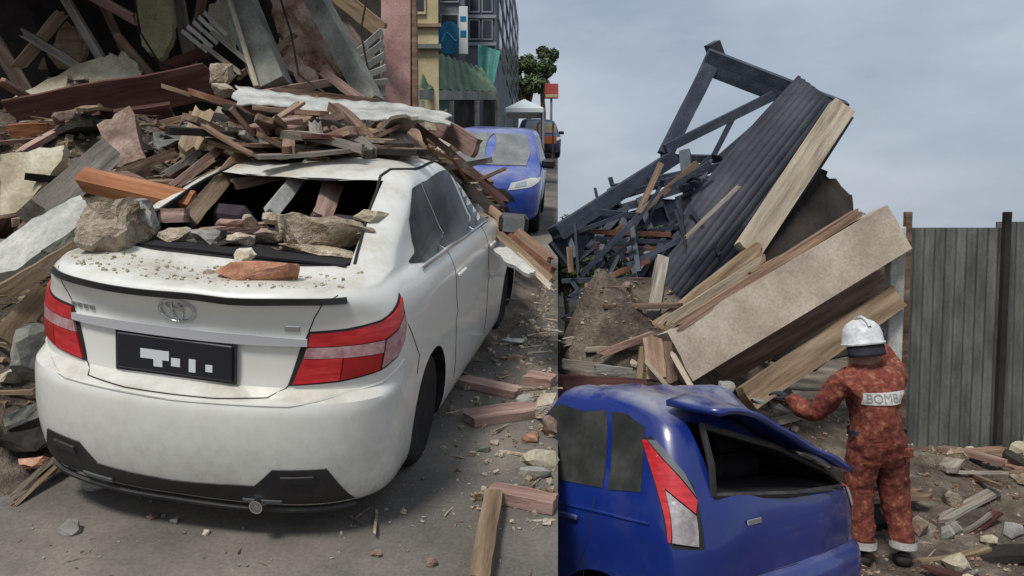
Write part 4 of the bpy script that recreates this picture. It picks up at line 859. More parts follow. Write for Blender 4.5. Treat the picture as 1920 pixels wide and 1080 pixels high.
C('stone', 'stone', 'small brown crumb beside the brick on the boot lid', 392, 512, 3.14, 24, 14, .05, 'masonry')
for a, b, w, m, lab in (((425, 348, 4.1), (565, 318, 4.3), 20, 'wood_brown', 'brown board resting on the edge above the rear window'), ((520, 332, 4.15), (640, 312, 4.35), 14, 'wood_tan', 'tan lath resting on the edge above the rear window'),
        ((430, 300, 4.4), (560, 330, 4.2), 16, 'wood_pink', 'pinkish board slanting over the roof edge'), ((372, 436, 3.72), (505, 424, 3.72), 15, 'wood_pink', 'pinkish lath lying inside the rear window'), ((300, 452, 3.6), (420, 462, 3.55), 18, 'wood_grey', 'grey lath lying low inside the rear window')):
    B(T_, K_, lab, a, b, w, .05, m, 12, .1)
for x, y, w, h, m, lab in ((392, 446, 60, 34, 'concrete', 'grey lump inside the rear window beside the pinkish lath'), (330, 440, 56, 36, 'masonry', 'beige lump inside the rear window next to the large lump'), (455, 448, 50, 26, 'masonry', 'beige lump on the rear window ledge behind the brick'), (540, 470, 60, 22, 'brick_brown', 'brown lump on the ledge before the wide masonry slab')):
    C('stone', 'stone', lab, x, y, 3.58, w, h, .16, m, rough=.16, sub=3)
B(T_, K_, 'long brown beam lying across the sedan roof', (455, 322, 4.35), (650, 268, 4.75), 30, .07, 'wood_brown', 10)
B(T_, K_, 'broad brown board on the sedan roof near the pillar', (548, 322, 4.3), (690, 296, 4.6), 26, .05, 'wood_brown', 20, .12)
B(T_, K_, 'pale crooked branch arching over the roof heap', (500, 300, 4.5), (650, 266, 4.8), 12, .05, 'wood_tan', 0, bend=.08)
B(T_, K_, 'thin grey stick over the roof heap', (640, 262, 4.8), (706, 292, 4.6), 8, .03, 'wood_grey')
B(T_, K_, 'thin grey stick under the roofing sheet', (600, 232, 5.6), (720, 268, 5.5), 8, .04, 'wood_grey')
B(T_, K_, 'dark rafter deep under the roofing sheet', (450, 250, 5.8), (600, 236, 6), 16, .06, 'wood_brown')
B(T_, K_, 'second dark rafter deep under the roofing sheet', (600, 262, 5.7), (790, 250, 6), 14, .06, 'wood_brown')
# --- bundle of planks sliding off beyond the sedan's mirror
for i, (a, b, w, m, lab) in enumerate((((872, 352, 6.4), (1040, 492, 5.1), 16, 'wood_brown', 'uppermost brown batten sliding off the sedan toward the road edge'), ((905, 410, 5.9), (1040, 532, 4.9), 16, 'wood_tan', 'long tan batten in the bundle beyond the mirror'),
        ((930, 420, 5.8), (1041, 512, 5.0), 13, 'rust', 'reddish batten in the bundle beyond the mirror'), ((940, 446, 5.6), (1040, 545, 4.85), 10, 'wood_pale', 'pale thin batten in the bundle beyond the mirror'), ((895, 398, 6.0), (1010, 468, 5.4), 12, 'wood_grey', 'grey batten lying behind the bundle beyond the mirror'))):
    B(T_, K_, lab, a, b, w, .04, m, 6)
SL('plaster_sheet', 'plaster', 'white board poking out under the plank bundle', [(924, 466, 5.3), (950, 462, 5.3), (1004, 508, 5), (992, 514, 5), (946, 490, 5.1)], .03, 'plaster_grey', jag=.008)
B(T_, K_, 'dark rafter lying over the bonnet by the mirror', (868, 345, 6.3), (935, 402, 5.9), 20, .06, 'dark_and_shade')
# --- pieces lying on the road
def lay(name, cat, label, a, b, wpx, t, m, rag=.06, lift=None):
    _seed[0] += 1; h = t/2+.004 if lift is None else lift; p0, p1 = on_street(*a, h), on_street(*b, h); d = (depth(p0)+depth(p1))/2
    up = (MS.to_3x3() @ Vector((0, 0, 1))); ax = (p1-p0).normalized(); y = up.cross(ax).normalized(); z = ax.cross(y); mid = (p0+p1)/2
    o = link(name, plank_me((p1-p0).length, wpx, t, _seed[0], rag), M[m], M=Matrix(((ax.x, y.x, z.x, mid.x), (ax.y, y.y, z.y, mid.y), (ax.z, y.z, z.z, mid.z), (0, 0, 0, 1))))
    return tag(o, label, cat)
P_ = 'plank'
lay(P_, P_, 'broken pinkish plank lying on the road beside the sedan wheel', (862, 712), (980, 738), .12, .05, 'wood_pink', .1)
lay(P_, P_, 'larger pinkish plank on the road, nearer than the one by the wheel', (868, 785), (1022, 764), .17, .05, 'wood_pink', .1)
lay(P_, P_, 'short plank at the road edge above the larger pinkish plank', (985, 706), (1042, 716), .14, .06, 'wood_pink', .1)
lay(P_, P_, 'reddish plank lying across the head of the tan timber', (918, 922), (1042, 946), .1, .06, 'wood_pink', .02)
lay(P_, P_, 'tan squared timber lying on the road toward the viewer', (926, 930), (896, 1100), .085, .08, 'wood_tan', .02)
for x, y, w, h, m, lab in ((1010, 858, 80, 40, 'plaster', 'cream broken slab at the road edge above the tan timber'), (1005, 885, 70, 20, 'concrete_green', 'dark flake under the cream broken slab'), (995, 822, 36, 22, 'brick', 'pinkish brick bit on the road near the larger plank'),
        (905, 842, 30, 14, 'concrete_green', 'dark pebble on the road near the sedan wheel'), (962, 640, 46, 16, 'plaster_grey', 'pale flake on the road beyond the planks'), (968, 670, 38, 12, 'brick_brown', 'brown chip on the road beyond the planks'),
        (880, 664, 22, 14, 'concrete', 'grey pebble near the sedan flank'), (135, 990, 44, 30, 'concrete', 'grey stone on the road before the sedan tail'), (180, 912, 46, 22, 'concrete', 'grey chip lying under the sedan bumper corner'),
        (288, 968, 26, 14, 'brick_brown', 'brown chip on the road before the sedan plate'), (330, 975, 16, 10, 'plaster_grey', 'tiny pale chip beside the brown chip before the plate'), (388, 998, 14, 12, 'plaster', 'tiny cream chip on the road before the tail pipe'),
        (705, 1038, 26, 12, 'wood_pink', 'pink splinter on the road below the bumper tip'), (810, 1055, 24, 18, 'brick_brown', 'brown crumb on the road at the bottom near the tan timber')):
    p = on_street(x, y+h*.25, .0); d = depth(p); C('road_chip' if w < 60 else 'broken_slab', 'stone', lab, x, y, d, w, h, max(.05, w*d/FPX*.7), m, sub=1, rough=.08)
for x, y, w, h, m, lab in ((1022, 762, 44, 56, 'masonry', 'beige stone at the road edge beside the blue car'), (1034, 800, 34, 44, 'brick_brown', 'brown stone at the road edge beside the blue car window'), (985, 752, 44, 30, 'concrete', 'grey stone on the road edge behind the larger pinkish plank')):
    p = on_street(x, y+h*.4, 0); d = depth(p); C('stone', 'stone', lab, x, y, d, w, h, w*d/FPX*.8, m, sub=2, rough=.14)
# wreckage at the lower left, beside the bumper
B(T_, K_, 'pale stick on the ground by the sedan bumper corner', (20, 930, 3.4), (118, 846, 3.7), 10, .04, 'wood_pale')
B(T_, K_, 'thin tan stick under the pale one by the bumper corner', (24, 950, 3.38), (130, 850, 3.7), 8, .03, 'wood_tan')
B(T_, K_, 'grey plank pushed against the sedan flank below the tail lamp', (10, 792, 3.8), (90, 762, 4.0), 26, .06, 'concrete_green')
B(T_, K_, 'tan plank pushed against the left tail lamp', (0, 640, 3.9), (90, 540, 4.1), 40, .06, 'wood_tan')
C('masonry_chunk', 'masonry', 'dark mossy lump wedged left of the sedan', 58, 660, 4.0, 70, 120, .3, 'concrete_green', n=24)
C('brick', 'brick', 'red brick lump by the stick at the lower left', 66, 868, 3.65, 50, 30, .15, 'brick', n=24)
C('masonry_chunk', 'masonry', 'dark lump under the grey plank left of the sedan', 60, 826, 3.8, 84, 40, .3, 'dark_and_shade', n=24)
# ------------------------------------------------------------------ lower lot: fallen roof frame, slabs, iron fence
TR = empty('roof_truss', Matrix.Translation(Vector((at(1280, 300, 9.5).x, at(1280, 300, 9.5).y, 0))), 'dark blue grey roof frame torn open against the sky above the lower lot', 'roof frame')
TI = TR.matrix_world.inverted()
def member(name, a, b, wpx, t=.1, m='navy', roll=8):
    _seed[0] += 1; p0, p1 = at(*a), at(*b)
    return link(name, plank_me((p1-p0).length, wpx*(a[2]+b[2])/2/FPX, t, _seed[0], .01, warp=.1), M[m], TR, TI @ along(p0, p1, roll))
D = 9.6
member('rafter', (1246, 292, D), (1334, 118, D), 27, .16)
member('ridge_beam', (1318, 112, D), (1580, 214, D), 44, .2)
member('ridge_beam', (1330, 100, D+.3), (1350, 90, D+.3), 30, .2)
member('strut', (1246, 280, D-.1), (1452, 178, D-.1), 17, .1)
member('strut', (1352, 300, D-.2), (1482, 186, D-.2), 20, .1)
member('strut', (1338, 292, D-.1), (1378, 214, D-.1), 9, .07)
member('strut', (1396, 318, D-.1), (1520, 200, D-.1), 12, .08)
member('tie_beam', (1238, 296, D), (1412, 300, D), 14, .12)
member('wall_plate', (1040, 440, 8.2), (1262, 296, 9.5), 28, .16)
member('purlin', (1148, 352, 9), (1300, 322, 9.2), 12, .08)
member('purlin', (1150, 372, 8.9), (1330, 318, 9.1), 12, .08)
member('purlin', (1160, 392, 8.8), (1350, 330, 9), 13, .08)
member('purlin', (1240, 344, 8.9), (1430, 286, 9.2), 12, .08)
member('strut', (1284, 284, 9.3), (1292, 372, 9), 20, .1)
member('strut', (1330, 300, 9.1), (1300, 380, 8.9), 12, .08)
member('strut', (1366, 300, 9.1), (1352, 362, 8.9), 10, .08)
member('strut', (1146, 356, 9), (1182, 452, 8.5), 14, .1)
member('strut', (1130, 380, 8.9), (1118, 470, 8.4), 12, .09)
member('strut', (1200, 372, 8.8), (1228, 452, 8.5), 12, .09)
member('strut', (1176, 388, 8.8), (1100, 470, 8.4), 12, .09)
member('eaves_panel', (1046, 480, 8.3), (1150, 392, 8.8), 56, .05)
member('eaves_panel', (1180, 418, 8.9), (1330, 376, 9), 40, .05)
for k, (y, m) in enumerate(((434, 'rust'), (448, 'navy'), (462, 'rust'), (476, 'navy'))):
    member('batten', (1108+k*3, y, 8.3), (1258, y+6, 8.4), 8, .05, m)
member('tie_rod', (1100, 536, 8), (1216, 488, 8.2), 9, .06, 'rust')
member('strut', (1176, 440, 8.4), (1196, 540, 8), 9, .07)
member('strut', (1130, 460, 8.3), (1110, 560, 8), 9, .07)
rt = random.Random(5)
for k in range(46):      # tangle of laths and rods
    t = rt.random(); cx = 1062+t*270; top = 452-t*150; cy = rt.uniform(top, min(560, top+150)); an = rt.choice([-.62, -.62, -.2, 1.2, .1, 1.5, -.9])+rt.gauss(0, .18); ln = rt.uniform(22, 85); d_ = 8.9-(cy-300)/260+rt.uniform(-.3, .3)
    x0, x1 = cx-math.cos(an)*ln, cx+math.cos(an)*ln
    if x0 < 1054: x1 += 1054-x0; x0 = 1054
    member('lath', (x0, cy-math.sin(an)*ln, d_), (x1, cy+math.sin(an)*ln, d_+rt.uniform(-.3, .3)), rt.uniform(4, 11), .05, rt.choice(['navy', 'navy', 'navy', 'navy_roof', 'navy', 'wood_brown']))
for k in range(34):
    t = rt.random(); cx = 1110+t*290; cy = 425-t*110+rt.uniform(-16, 62); an = rt.choice([-.62, -.35, -.2, 1.3, .05])+rt.gauss(0, .12); ln = rt.uniform(30, 80); d_ = 9.2+rt.uniform(-.4, .3)
    member('lath', (max(1056, cx-math.cos(an)*ln), cy-math.sin(an)*ln, d_), (cx+math.cos(an)*ln, cy+math.sin(an)*ln, d_), rt.uniform(4, 9), .05, 'navy')
# fallen roof plane, dark, with its ribs
def band(a, b):
    cx, cy = 1255+(1530-1255)*a, 560+(205-560)*a; w = 62+14*math.sin(a*3.1); nx, ny = .79, .61
    return at(cx+nx*w*(b*2-1), cy+ny*w*(b*2-1), 8.1+.5*a-.35*(b*2-1)**2*-1-.012*math.cos(b*75))
RP = tag(link('fallen_roof', grid_me(lambda a, b: band(a*1.06, b), 24, 96), M['navy_roof'], smooth=70), 'large dark ribbed roof panel sliding down behind the pale beam', 'roof panel')
RP.modifiers.new('s', 'SOLIDIFY').thickness = .05
SL('fallen_roof', 'roof panel', 'torn roof slab painted near-black for the shaded void behind the beige beam', [(1250, 560, 8.6), (1490, 300, 9), (1575, 345, 9), (1610, 400, 8.9), (1690, 470, 8.8), (1740, 640, 8.3), (1500, 690, 8.2), (1290, 660, 8.2)], .08, 'dark_and_shade', jag=.06, n=8)  # near-black colour paints the shaded void around the beige beam
B(T_, K_, 'thin pale batten lying on the dark roof panel', (1283, 448, 7.9), (1388, 346, 8), 8, .03, 'wood_grey')
B(T_, K_, 'long pale timber beam leaning on the dark roof panel', (1398, 474, 7.3), (1580, 200, 8), 46, .12, 'wood_pale', 14, .01, warp=.1)
B(T_, K_, 'tan timber running from the splintered stump up to the pale beam', (1196, 652, 6.7), (1430, 468, 7.3), 40, .1, 'wood_tan', 10, .05)
B(T_, K_, 'grey upright post standing before the roof frame', (1216, 618, 6.9), (1242, 484, 7.4), 22, .1, 'wood_grey', 10, .03)
o = B('concrete_beam', 'beam', 'big beige concrete beam slanting up behind the rescuer', (1262, 672, 6.2), (1672, 430, 6.8), 96, .24, 'slab_beige', 8, .008, warp=.03)
B(T_, K_, 'ragged brown board along the top of the beige beam', (1262, 616, 6.15), (1610, 398, 6.75), 17, .10, 'wood_brown', 10, .03)
B(T_, K_, 'pale splintered board above the ragged brown one', (1235, 612, 6.25), (1430, 486, 6.6), 14, .05, 'wood_pale', 10, .08)
B(T_, K_, 'thin brown lath lying on the beige beam edge', (1400, 516, 6.4), (1600, 410, 6.8), 9, .04, 'wood_tan', 0, .04)
B(T_, K_, 'olive brown beam in the shade under the beige beam', (1396, 750, 6.2), (1680, 556, 6.8), 46, .12, 'wood_tan', 10, .01)
B(T_, K_, 'dark beam in the shade between the beige and the olive ones', (1330, 712, 6.7), (1660, 520, 7.2), 40, .12, 'wood_brown', 10, .01)
# splintered stump at the foot of the beams
for i, (a, b, w, m, lab) in enumerate((((1232, 720, 5.9), (1222, 628, 6.1), 36, 'wood_brown', 'brown splintered stump plank at the foot of the beige beam'), ((1260, 724, 5.9), (1246, 640, 6.1), 24, 'wood_brown', 'darker stump plank against the end of the beige beam'),
        ((1302, 738, 5.7), (1258, 660, 5.9), 10, 'wood_pale', 'pale splinter leaning on the blue car roof'), ((1255, 730, 5.7), (1208, 676, 5.9), 8, 'wood_pale', 'short pale splinter crossing the stump'), ((1196, 724, 5.9), (1204, 650, 6.2), 10, 'wood_tan', 'tan stake standing beside the stump'),
        ((1120, 666, 6.4), (1232, 624, 6.5), 13, 'wood_pink', 'pinkish board lying toward the stump'), ((1092, 656, 6.6), (1212, 650, 6.5), 9, 'wood_pale', 'pale lath lying behind the blue car roof'), ((1052, 642, 6.8), (1140, 626, 6.9), 14, 'wood_pale', 'pale board end by the road bank'),
        ((1052, 682, 6.3), (1130, 690, 6.2), 18, 'wood_grey', 'grey board lying by the road bank'), ((1110, 690, 6.2), (1195, 700, 6.1), 16, 'concrete', 'grey slab edge behind the blue car roof'), ((1150, 545, 7.6), (1092, 590, 7.3), 9, 'wood_brown', 'brown stick crossing below the roof frame'),
        ((1060, 560, 7.8), (1190, 520, 7.9), 12, 'navy', 'dark bar lying under the roof frame'), ((1120, 600, 7.2), (1180, 555, 7.4), 9, 'wood_grey', 'grey stick under the roof frame'))):
    B(T_, K_, lab, a, b, w, .06, m, 8, .12)
B('fascia_board', 'board', 'red brown fascia board lying just behind the blue car roof', (1030, 716, 5.6), (1215, 726, 5.5), 30, .05, 'wood_red', 8, .03)
for x, y, w, h, lab in ((1362, 726, 30, 22, 'pale plaster lump on the blue car roof edge'), (1300, 742, 40, 10, 'flat grey crumb on the blue car roof'), (1172, 616, 26, 40, 'white plaster lump by the grey upright post'), (1420, 752, 26, 10, 'small grey crumb near the spoiler')):
    C('plaster_chunk', 'plaster', lab, x, y, 5.2 if y > 700 else 6.8, w, h, .12, 'plaster_grey' if y < 700 else 'concrete')
# heap on the lot
def mound(x, y):
    h = 1.35*math.exp(-((x-1.6)**2/2.6+(y-7.4)**2/1.6))+.85*math.exp(-((x-.9)**2/.5+(y-6.9)**2/1.4))+.3*math.exp(-((x-4.9)**2/2.2+(y-6.6)**2/1.0))
    return h*(1+.2*noise.noise(Vector((x*2, y*2, 0))))+.05*noise.noise(Vector((x*4, y*4, 1)))+.02
tag(link('rubble_mound', grid_me(lambda a, b: (lambda x, y: Vector((x, y, mound(x, y))))(.2+9*a, 3.2+7.5*b), 110, 96), M['rubble'], smooth=80), 'brown rubble covering the lower lot around the blue car', 'rubble', kind='stuff')
# iron fence, each corrugated sheet a part
fd = 7.3; xl, xr = at(1692, 700, fd).x, 8.6
IF = empty('iron_fence', Matrix.Translation((xl, fd, 0)), 'grey corrugated iron fence standing behind the rescuer', 'fence')
n = 5; ws = (xr-xl)/n
for i in range(n):
    lean = .03*(i % 2)
    link('sheet', grid_me(lambda a, b: Vector((i*ws+a*ws*1.02, .02*math.sin(a*ws*62)+lean*b*2+.035*(i % 2), -.1+(2.55+.06*(i % 3))*b)), 120, 2), M['iron_grey'], IF, smooth=80)
for i in range(n+1): link('post', box_me((i*ws-.03, -.10, -.2), (i*ws+.03, -.045, 2.6)), M['dark_and_shade'] if i % 2 else M['wood_brown'], IF)
for z in (): link('rail', box_me((0, -.045, z), (n*ws, -.024, z+.05)), M['wood_brown'], IF)
p = at(1671, 700, 6.9); tag(link('post', box_me((-14/FPX*6.9, -.06, 0), (14/FPX*6.9, .06, 2.45), .01), M['plaster_grey'], M=Matrix.Translation((p.x, p.y, 0))), 'pale upright post beside the rescuer, before the iron fence', 'post')
# ------------------------------------------------------------------ the rescuer, seen from behind
def camo():
    m, t, b = material('rescue_suit'); n = t.nodes.new; l = t.links.new
    tc = n('ShaderNodeTexCoord'); a = n('ShaderNodeTexNoise'); a.inputs['Scale'].default_value = 24; a.inputs['Detail'].default_value = 6; a.inputs['Roughness'].default_value = .65
    rp = n('ShaderNodeValToRGB'); e = rp.color_ramp.elements; e[0].position = .36; e[0].color = (.075, .022, .015, 1); e[1].position = .66; e[1].color = (.28, .14, .08, 1)
    q = e.new(.47); q.color = (.16, .03, .02, 1); q = e.new(.57); q.color = (.21, .058, .032, 1)
    bp = n('ShaderNodeBump'); bp.inputs['Strength'].default_value = .7; bp.inputs['Distance'].default_value = .03
    w = n('ShaderNodeTexNoise'); w.inputs['Scale'].default_value = 7; w.inputs['Detail'].default_value = 4; w.inputs['Distortion'].default_value = 1.5
    l(tc.outputs['Object'], a.inputs['Vector']); l(tc.outputs['Object'], w.inputs['Vector']); l(a.outputs[0], rp.inputs[0]); l(rp.outputs[0], b.inputs['Base Color']); l(w.outputs[0], bp.inputs['Height']); l(bp.outputs[0], b.inputs['Normal'])
    b.inputs['Roughness'].default_value = .9; return m
M['suit'] = camo()
M['skin'] = surf('skin', [(.22, .12, .075), (.3, .17, .115)], 6, .6, .1, vary=0)
M['glove'] = surf('dark_glove', [(.02, .02, .03), (.05, .045, .06)], 8, .8, .3, vary=0)
M['helmet'] = surf('scuffed_white_helmet', [(.42, .43, .43), (.6, .61, .61), (.68, .69, .69)], 9, .4, .1, vary=0)
M['band'] = surf('grey_reflective_band', [(.42, .41, .39), (.58, .57, .55)], 10, .5, .1, vary=0)
M['boot'] = surf('dark_boot', [(.02, .016, .014), (.05, .04, .032)], 7, .7, .3, vary=0)
def skin(name, joints, edges, mat, parent, root=0, sub=2):
    me = mesh([j[0] for j in joints], []); me = bpy.data.meshes.new(name); me.from_pydata([j[0] for j in joints], edges, [])
    o = link(name, me, mat, parent); o.modifiers.new('skin', 'SKIN'); 
    if not me.skin_vertices: me.attributes.new('x', 'FLOAT', 'POINT')
    bm = bmesh.new(); bm.from_mesh(me); ly = bm.verts.layers.skin.verify(); bm.verts.ensure_lookup_table()
    for i, j in enumerate(joints):
        r = j[1]; bm.verts[i][ly].radius = r if isinstance(r, tuple) else (r, r); bm.verts[i][ly].use_root = (i == root)
    bm.to_mesh(me); bm.free()
    s = o.modifiers.new('sub', 'SUBSURF'); s.levels = s.render_levels = sub
    bpy.context.view_layer.update(); ev = bpy.data.meshes.new_from_object(o.evaluated_get(bpy.context.evaluated_depsgraph_get()))
    o.modifiers.clear(); o.data = ev; ev.materials.clear(); ev.materials.append(mat)
    for p in ev.polygons: p.use_smooth = True
    return o
gp = on_lot(1652, 1064, .03)
FM = empty('person', Matrix.Translation(gp) @ Matrix.Scale(.96, 4), 'rescuer in a red camouflage suit and white helmet reaching toward the blue car', 'person')
J = [((-.06, 0, .93), (.18, .14)),      # 0 pelvis
     ((-.07, .0, 1.06), (.19, .14)), ((-.09, .01, 1.24), (.2, .14)), ((-.115, .03, 1.39), (.17, .115)),   # 1-3 back
     ((-.13, .05, 1.475), (.075, .075)), ((-.145, .08, 1.56), (.085, .095)), ((-.15, .09, 1.66), (.085, .1)),  # 4-6 neck, head
     ((-.31, .04, 1.37), (.085, .085)), ((-.39, .10, 1.22), (.08, .08)), ((-.44, .17, 1.09), (.075, .075)), ((-.51, .28, 1.12), (.066, .066)), ((-.57, .38, 1.18), (.05, .05)),  # 7-11 left arm
     ((.07, .05, 1.40), (.085, .085)), ((.16, .16, 1.38), (.075, .075)), ((.2, .28, 1.42), (.066, .066)), ((.155, .36, 1.53), (.058, .058)), ((.12, .40, 1.60), (.045, .045)),  # 12-16 right arm
     ((-.15, 0, .86), (.125, .12)), ((-.165, .03, .68), (.11, .11)), ((-.165, .05, .5), (.095, .098)), ((-.15, .0, .3), (.088, .092)), ((-.145, -.03, .12), (.078, .08)),  # 17-21 left leg
     ((.04, 0, .86), (.125, .12)), ((.075, .03, .68), (.11, .11)), ((.105, .05, .5), (.095, .098)), ((.135, .01, .3), (.088, .092)), ((.15, -.03, .12), (.078, .08))]  # 22-26 right leg
E_ = [(0, 1), (1, 2), (2, 3), (3, 4), (4, 5), (5, 6), (3, 7), (7, 8), (8, 9), (9, 10), (10, 11), (3, 12), (12, 13), (13, 14), (14, 15), (15, 16), (0, 17), (17, 18), (18, 19), (19, 20), (20, 21), (0, 22), (22, 23), (23, 24), (24, 25), (25, 26)]
bd = skin('body', [(a, (b[0]*(1.0 if i in (4, 5, 6) else 1.1), b[1]*(1.0 if i in (4, 5, 6) else 1.12))) for i, (a, b) in enumerate(J)], E_, M['suit'], FM, 0, 3)
bd.data.materials.append(M['skin'])
for p in bd.data.polygons:
    if p.center.z > 1.50 and -.26 < p.center.x < -.03 and p.center.y < .22: p.material_index = 1
for v in bd.data.vertices: v.co += noise.noise_vector(v.co*9)*.010+(noise.noise_vector(Vector((v.co.x*12, v.co.y*12, v.co.z*22)))*.014 if v.co.z < 1.46 else Vector())
# ears and face of the head (turned away)
for x in (-.24, -.06): link('ear', chunk_me(.025, .05, .07, int(x*-100), 20, .02, 1), M['skin'], FM, Matrix.Translation((x, .08, 1.60)))
link('nose', chunk_me(.03, .04, .045, 3, 20, .02, 1), M['skin'], FM, Matrix.Translation((-.15, .195, 1.60)))
# helmet: shell, brim, dark neck guard and strap
hm = bmesh.new(); prof = [(.0001, .135), (.05, .128), (.092, .105), (.122, .065), (.135, .02), (.138, -.035), (.15, -.045), (.148, -.055), (.128, -.045)]
hme = lathe_me(prof[1:], 28, 'Z')
for v in hme.vertices: v.co.y *= 1.12
he = link('helmet', hme, M['helmet'], FM, Matrix.Translation((-.15, .085, 1.69)) @ Matrix.Rotation(R(-8), 4, 'X') @ Matrix.Rotation(R(-6), 4, 'Y'), smooth=60); hm.free()
link('ridge', tube_me([(0, -.15*math.cos(a)*1.0, .03+.115*math.sin(a)) for a in (math.pi*(.12+.76*q/12) for q in range(13))], .012, 6), M['helmet'], he, smooth=70)
ng = grid_me(lambda a, b: Vector((.128*math.cos(math.pi*(1.05+.9*a)), .135*math.sin(math.pi*(1.05+.9*a))-.012*b, -.03-.11*b)), 16, 4); link('neck_guard', ng, M['glove'], he, smooth=True).modifiers.new('s', 'SOLIDIFY').thickness = .008
# gloves with five fingers
def glove(wr, di, up, parent, curl):
    di = di.normalized(); side = di.cross(up).normalized(); up = side.cross(di)
    g = lambda a, b, c: tuple(wr+di*a+side*b+up*c)
    J = [(g(0, 0, 0), (.032, .024)), (g(.05, 0, 0), (.042, .024)), (g(.085, 0, 0), (.042, .02))]; E = [(0, 1), (1, 2)]
    for k, (b, ln) in enumerate(((-.033, .072), (-.011, .082), (.011, .077), (.033, .06))):
        i = len(J); J += [(g(.10, b, 0), .0115), (g(.10+ln*.5, b*1.05, -ln*.25*curl), .0105), (g(.10+ln*.8, b*1.05, -ln*.75*curl), .009)]; E += [(2, i), (i, i+1), (i+1, i+2)]
    i = len(J); J += [(g(.045, -.045, -.005), .014), (g(.075, -.065, -.02), .012), (g(.10, -.07, -.04*curl), .010)]; E += [(1, i), (i, i+1), (i+1, i+2)]
    return skin('glove', J, E, M['glove'], parent, 0, 1)
glove(Vector((-.555, .365, 1.17)), Vector((-.55, .6, .3)), Vector((0, 0, 1)), FM, .9)
glove(Vector((.13, .39, 1.585)), Vector((.25, .3, .9)), Vector((0, -1, .3)), FM, 1.0)
# white back panel with lettering, leg bands, belt, boots
def wrap(cx, cy, z0, z1, rx, ry, a0, a1, n=16): return grid_me(lambda a, b: Vector((cx+rx*math.cos(a0+(a1-a0)*a), cy+ry*math.sin(a0+(a1-a0)*a), z0+(z1-z0)*b)), n, 3)
def back_skin(x, z):
    "point on the suit's back, read from the body mesh"
    ok, loc, nn, i = bd.ray_cast(Vector((x, -1, z)), Vector((0, 1, 0))); return loc if ok else Vector((x, -.1, z))
bpn = link('back_panel', grid_me(lambda a, b: back_skin(-.235+.30*a, 1.235+.085*b+.02*a)+Vector((0, -.009, 0)), 14, 4), M['band'], FM, smooth=True)
M['letter'] = plain('grey_lettering', (.25, .24, .23), .7)
fc = bpy.data.curves.new('t', 'FONT'); fc.body = 'BOMBA'; fc.size = .085; fc.align_x = 'CENTER'; fc.extrude = .001
to = bpy.data.objects.new('t', fc); COL.objects.link(to); bpy.context.view_layer.update()
tm = bpy.data.meshes.new_from_object(to.evaluated_get(bpy.context.evaluated_depsgraph_get())); bpy.data.objects.remove(to)
for v in tm.vertices:
    x = -.085+v.co.x*.93; z = 1.252+v.co.y+.067*(x+.235); v.co = back_skin(x, z)+Vector((0, -.0125-v.co.z, 0))
link('lettering', tm, M['letter'], FM)
link('belt', wrap(-.065, 0, .985, 1.03, .205, .158, 0, 2*math.pi, 28), M['glove'], FM, smooth=True)
for (x, y) in ((-.147, -.02), (.145, -.02)):
    link('leg_band', wrap(x, y, .17, .225, .094, .098, 0, 2*math.pi, 20), M['band'], FM, smooth=True)
for x, tw in ((-.145, 12), (.155, -14)):
    bt = skin('boot', [((0, -.03, .14), (.075, .08)), ((0, -.03, .05), (.06, .055)), ((0, .06, .035), (.052, .04)), ((0, .15, .03), (.045, .032))], [(0, 1), (1, 2), (2, 3)], M['boot'], FM); bt.matrix_local = Matrix.Translation((x, 0, -.01)) @ Matrix.Rotation(R(tw), 4, 'Z')
link('pocket_flap', box_me((.06, -.15, .86), (.13, -.135, .93), .006), M['suit'], FM)

# ------------------------------------------------------------------ loose pieces lying over the heaps
MESHP = [plank_me(1, .09+.02*i, .035+.004*i, 900+i, .10, .01*(i-3)) for i in range(7)]
MESHB = [chunk_me(.22, .11, .08, 920+i, 30, .03, 1) for i in range(4)]
MESHC = [chunk_me(.2, .17, .13, 930+i, 18, .10, 1) for i in range(6)]
def drop(name, me, m, p, up, yaw, tilt, s, label, cat, group):
    q = up.to_track_quat('Z', 'Y').to_matrix().to_4x4()
    o = bpy.data.objects.new(name, me); COL.objects.link(o); o.matrix_world = Matrix.Translation(p) @ q @ Matrix.Rotation(yaw, 4, 'Z') @ Matrix.Rotation(tilt, 4, 'Y') @ Matrix.Diagonal((*s, 1))
    if not me.materials: me.materials.append(M[m])
    o.material_slots[0].link = 'OBJECT'; o.material_slots[0].material = M[m]
    return tag(o, label, cat, group)
UPS = (MS.to_3x3() @ Vector((0, 0, 1))).normalized()
r = random.Random(21); WM = ['wood_grey', 'wood_brown', 'wood_brown', 'wood_tan', 'wood_pink', 'wood_red', 'dark_and_shade', 'wood_brown', 'wood_grey']
def in_car(u, v):
    q = WS.matrix_world.inverted() @ street(u, v, .5); return abs(q.x) < 1.0 and -.1 < q.y < 4.6
HUE = {'wood_grey': 'grey', 'wood_brown': 'brown', 'wood_tan': 'tan', 'wood_pink': 'pinkish', 'wood_red': 'dark red', 'dark_and_shade': 'blackened', 'brick': 'orange brick', 'brick_brown': 'brown brick', 'masonry': 'beige masonry', 'concrete': 'grey concrete', 'plaster': 'cream plaster'}
def zone(p):
    q = WS.matrix_world.inverted() @ p
    if q.x < -1.0: return 'beside the sedan tail' if q.y < 1.6 else 'left of the sedan roof' if q.y < 3 else 'before the dark house'
    if q.x > .95: return 'along the sedan flank'
    return ('on the sedan roof toward the heap' if q.x < -.33 else 'on the middle of the sedan roof' if q.x < .05 else 'on the sedan roof toward the road') if q.y < 2.5 else 'over the bonnet under the roofing sheet'
def size_word(a): return 'short' if a < .55 else 'middling' if a < .85 else 'long'
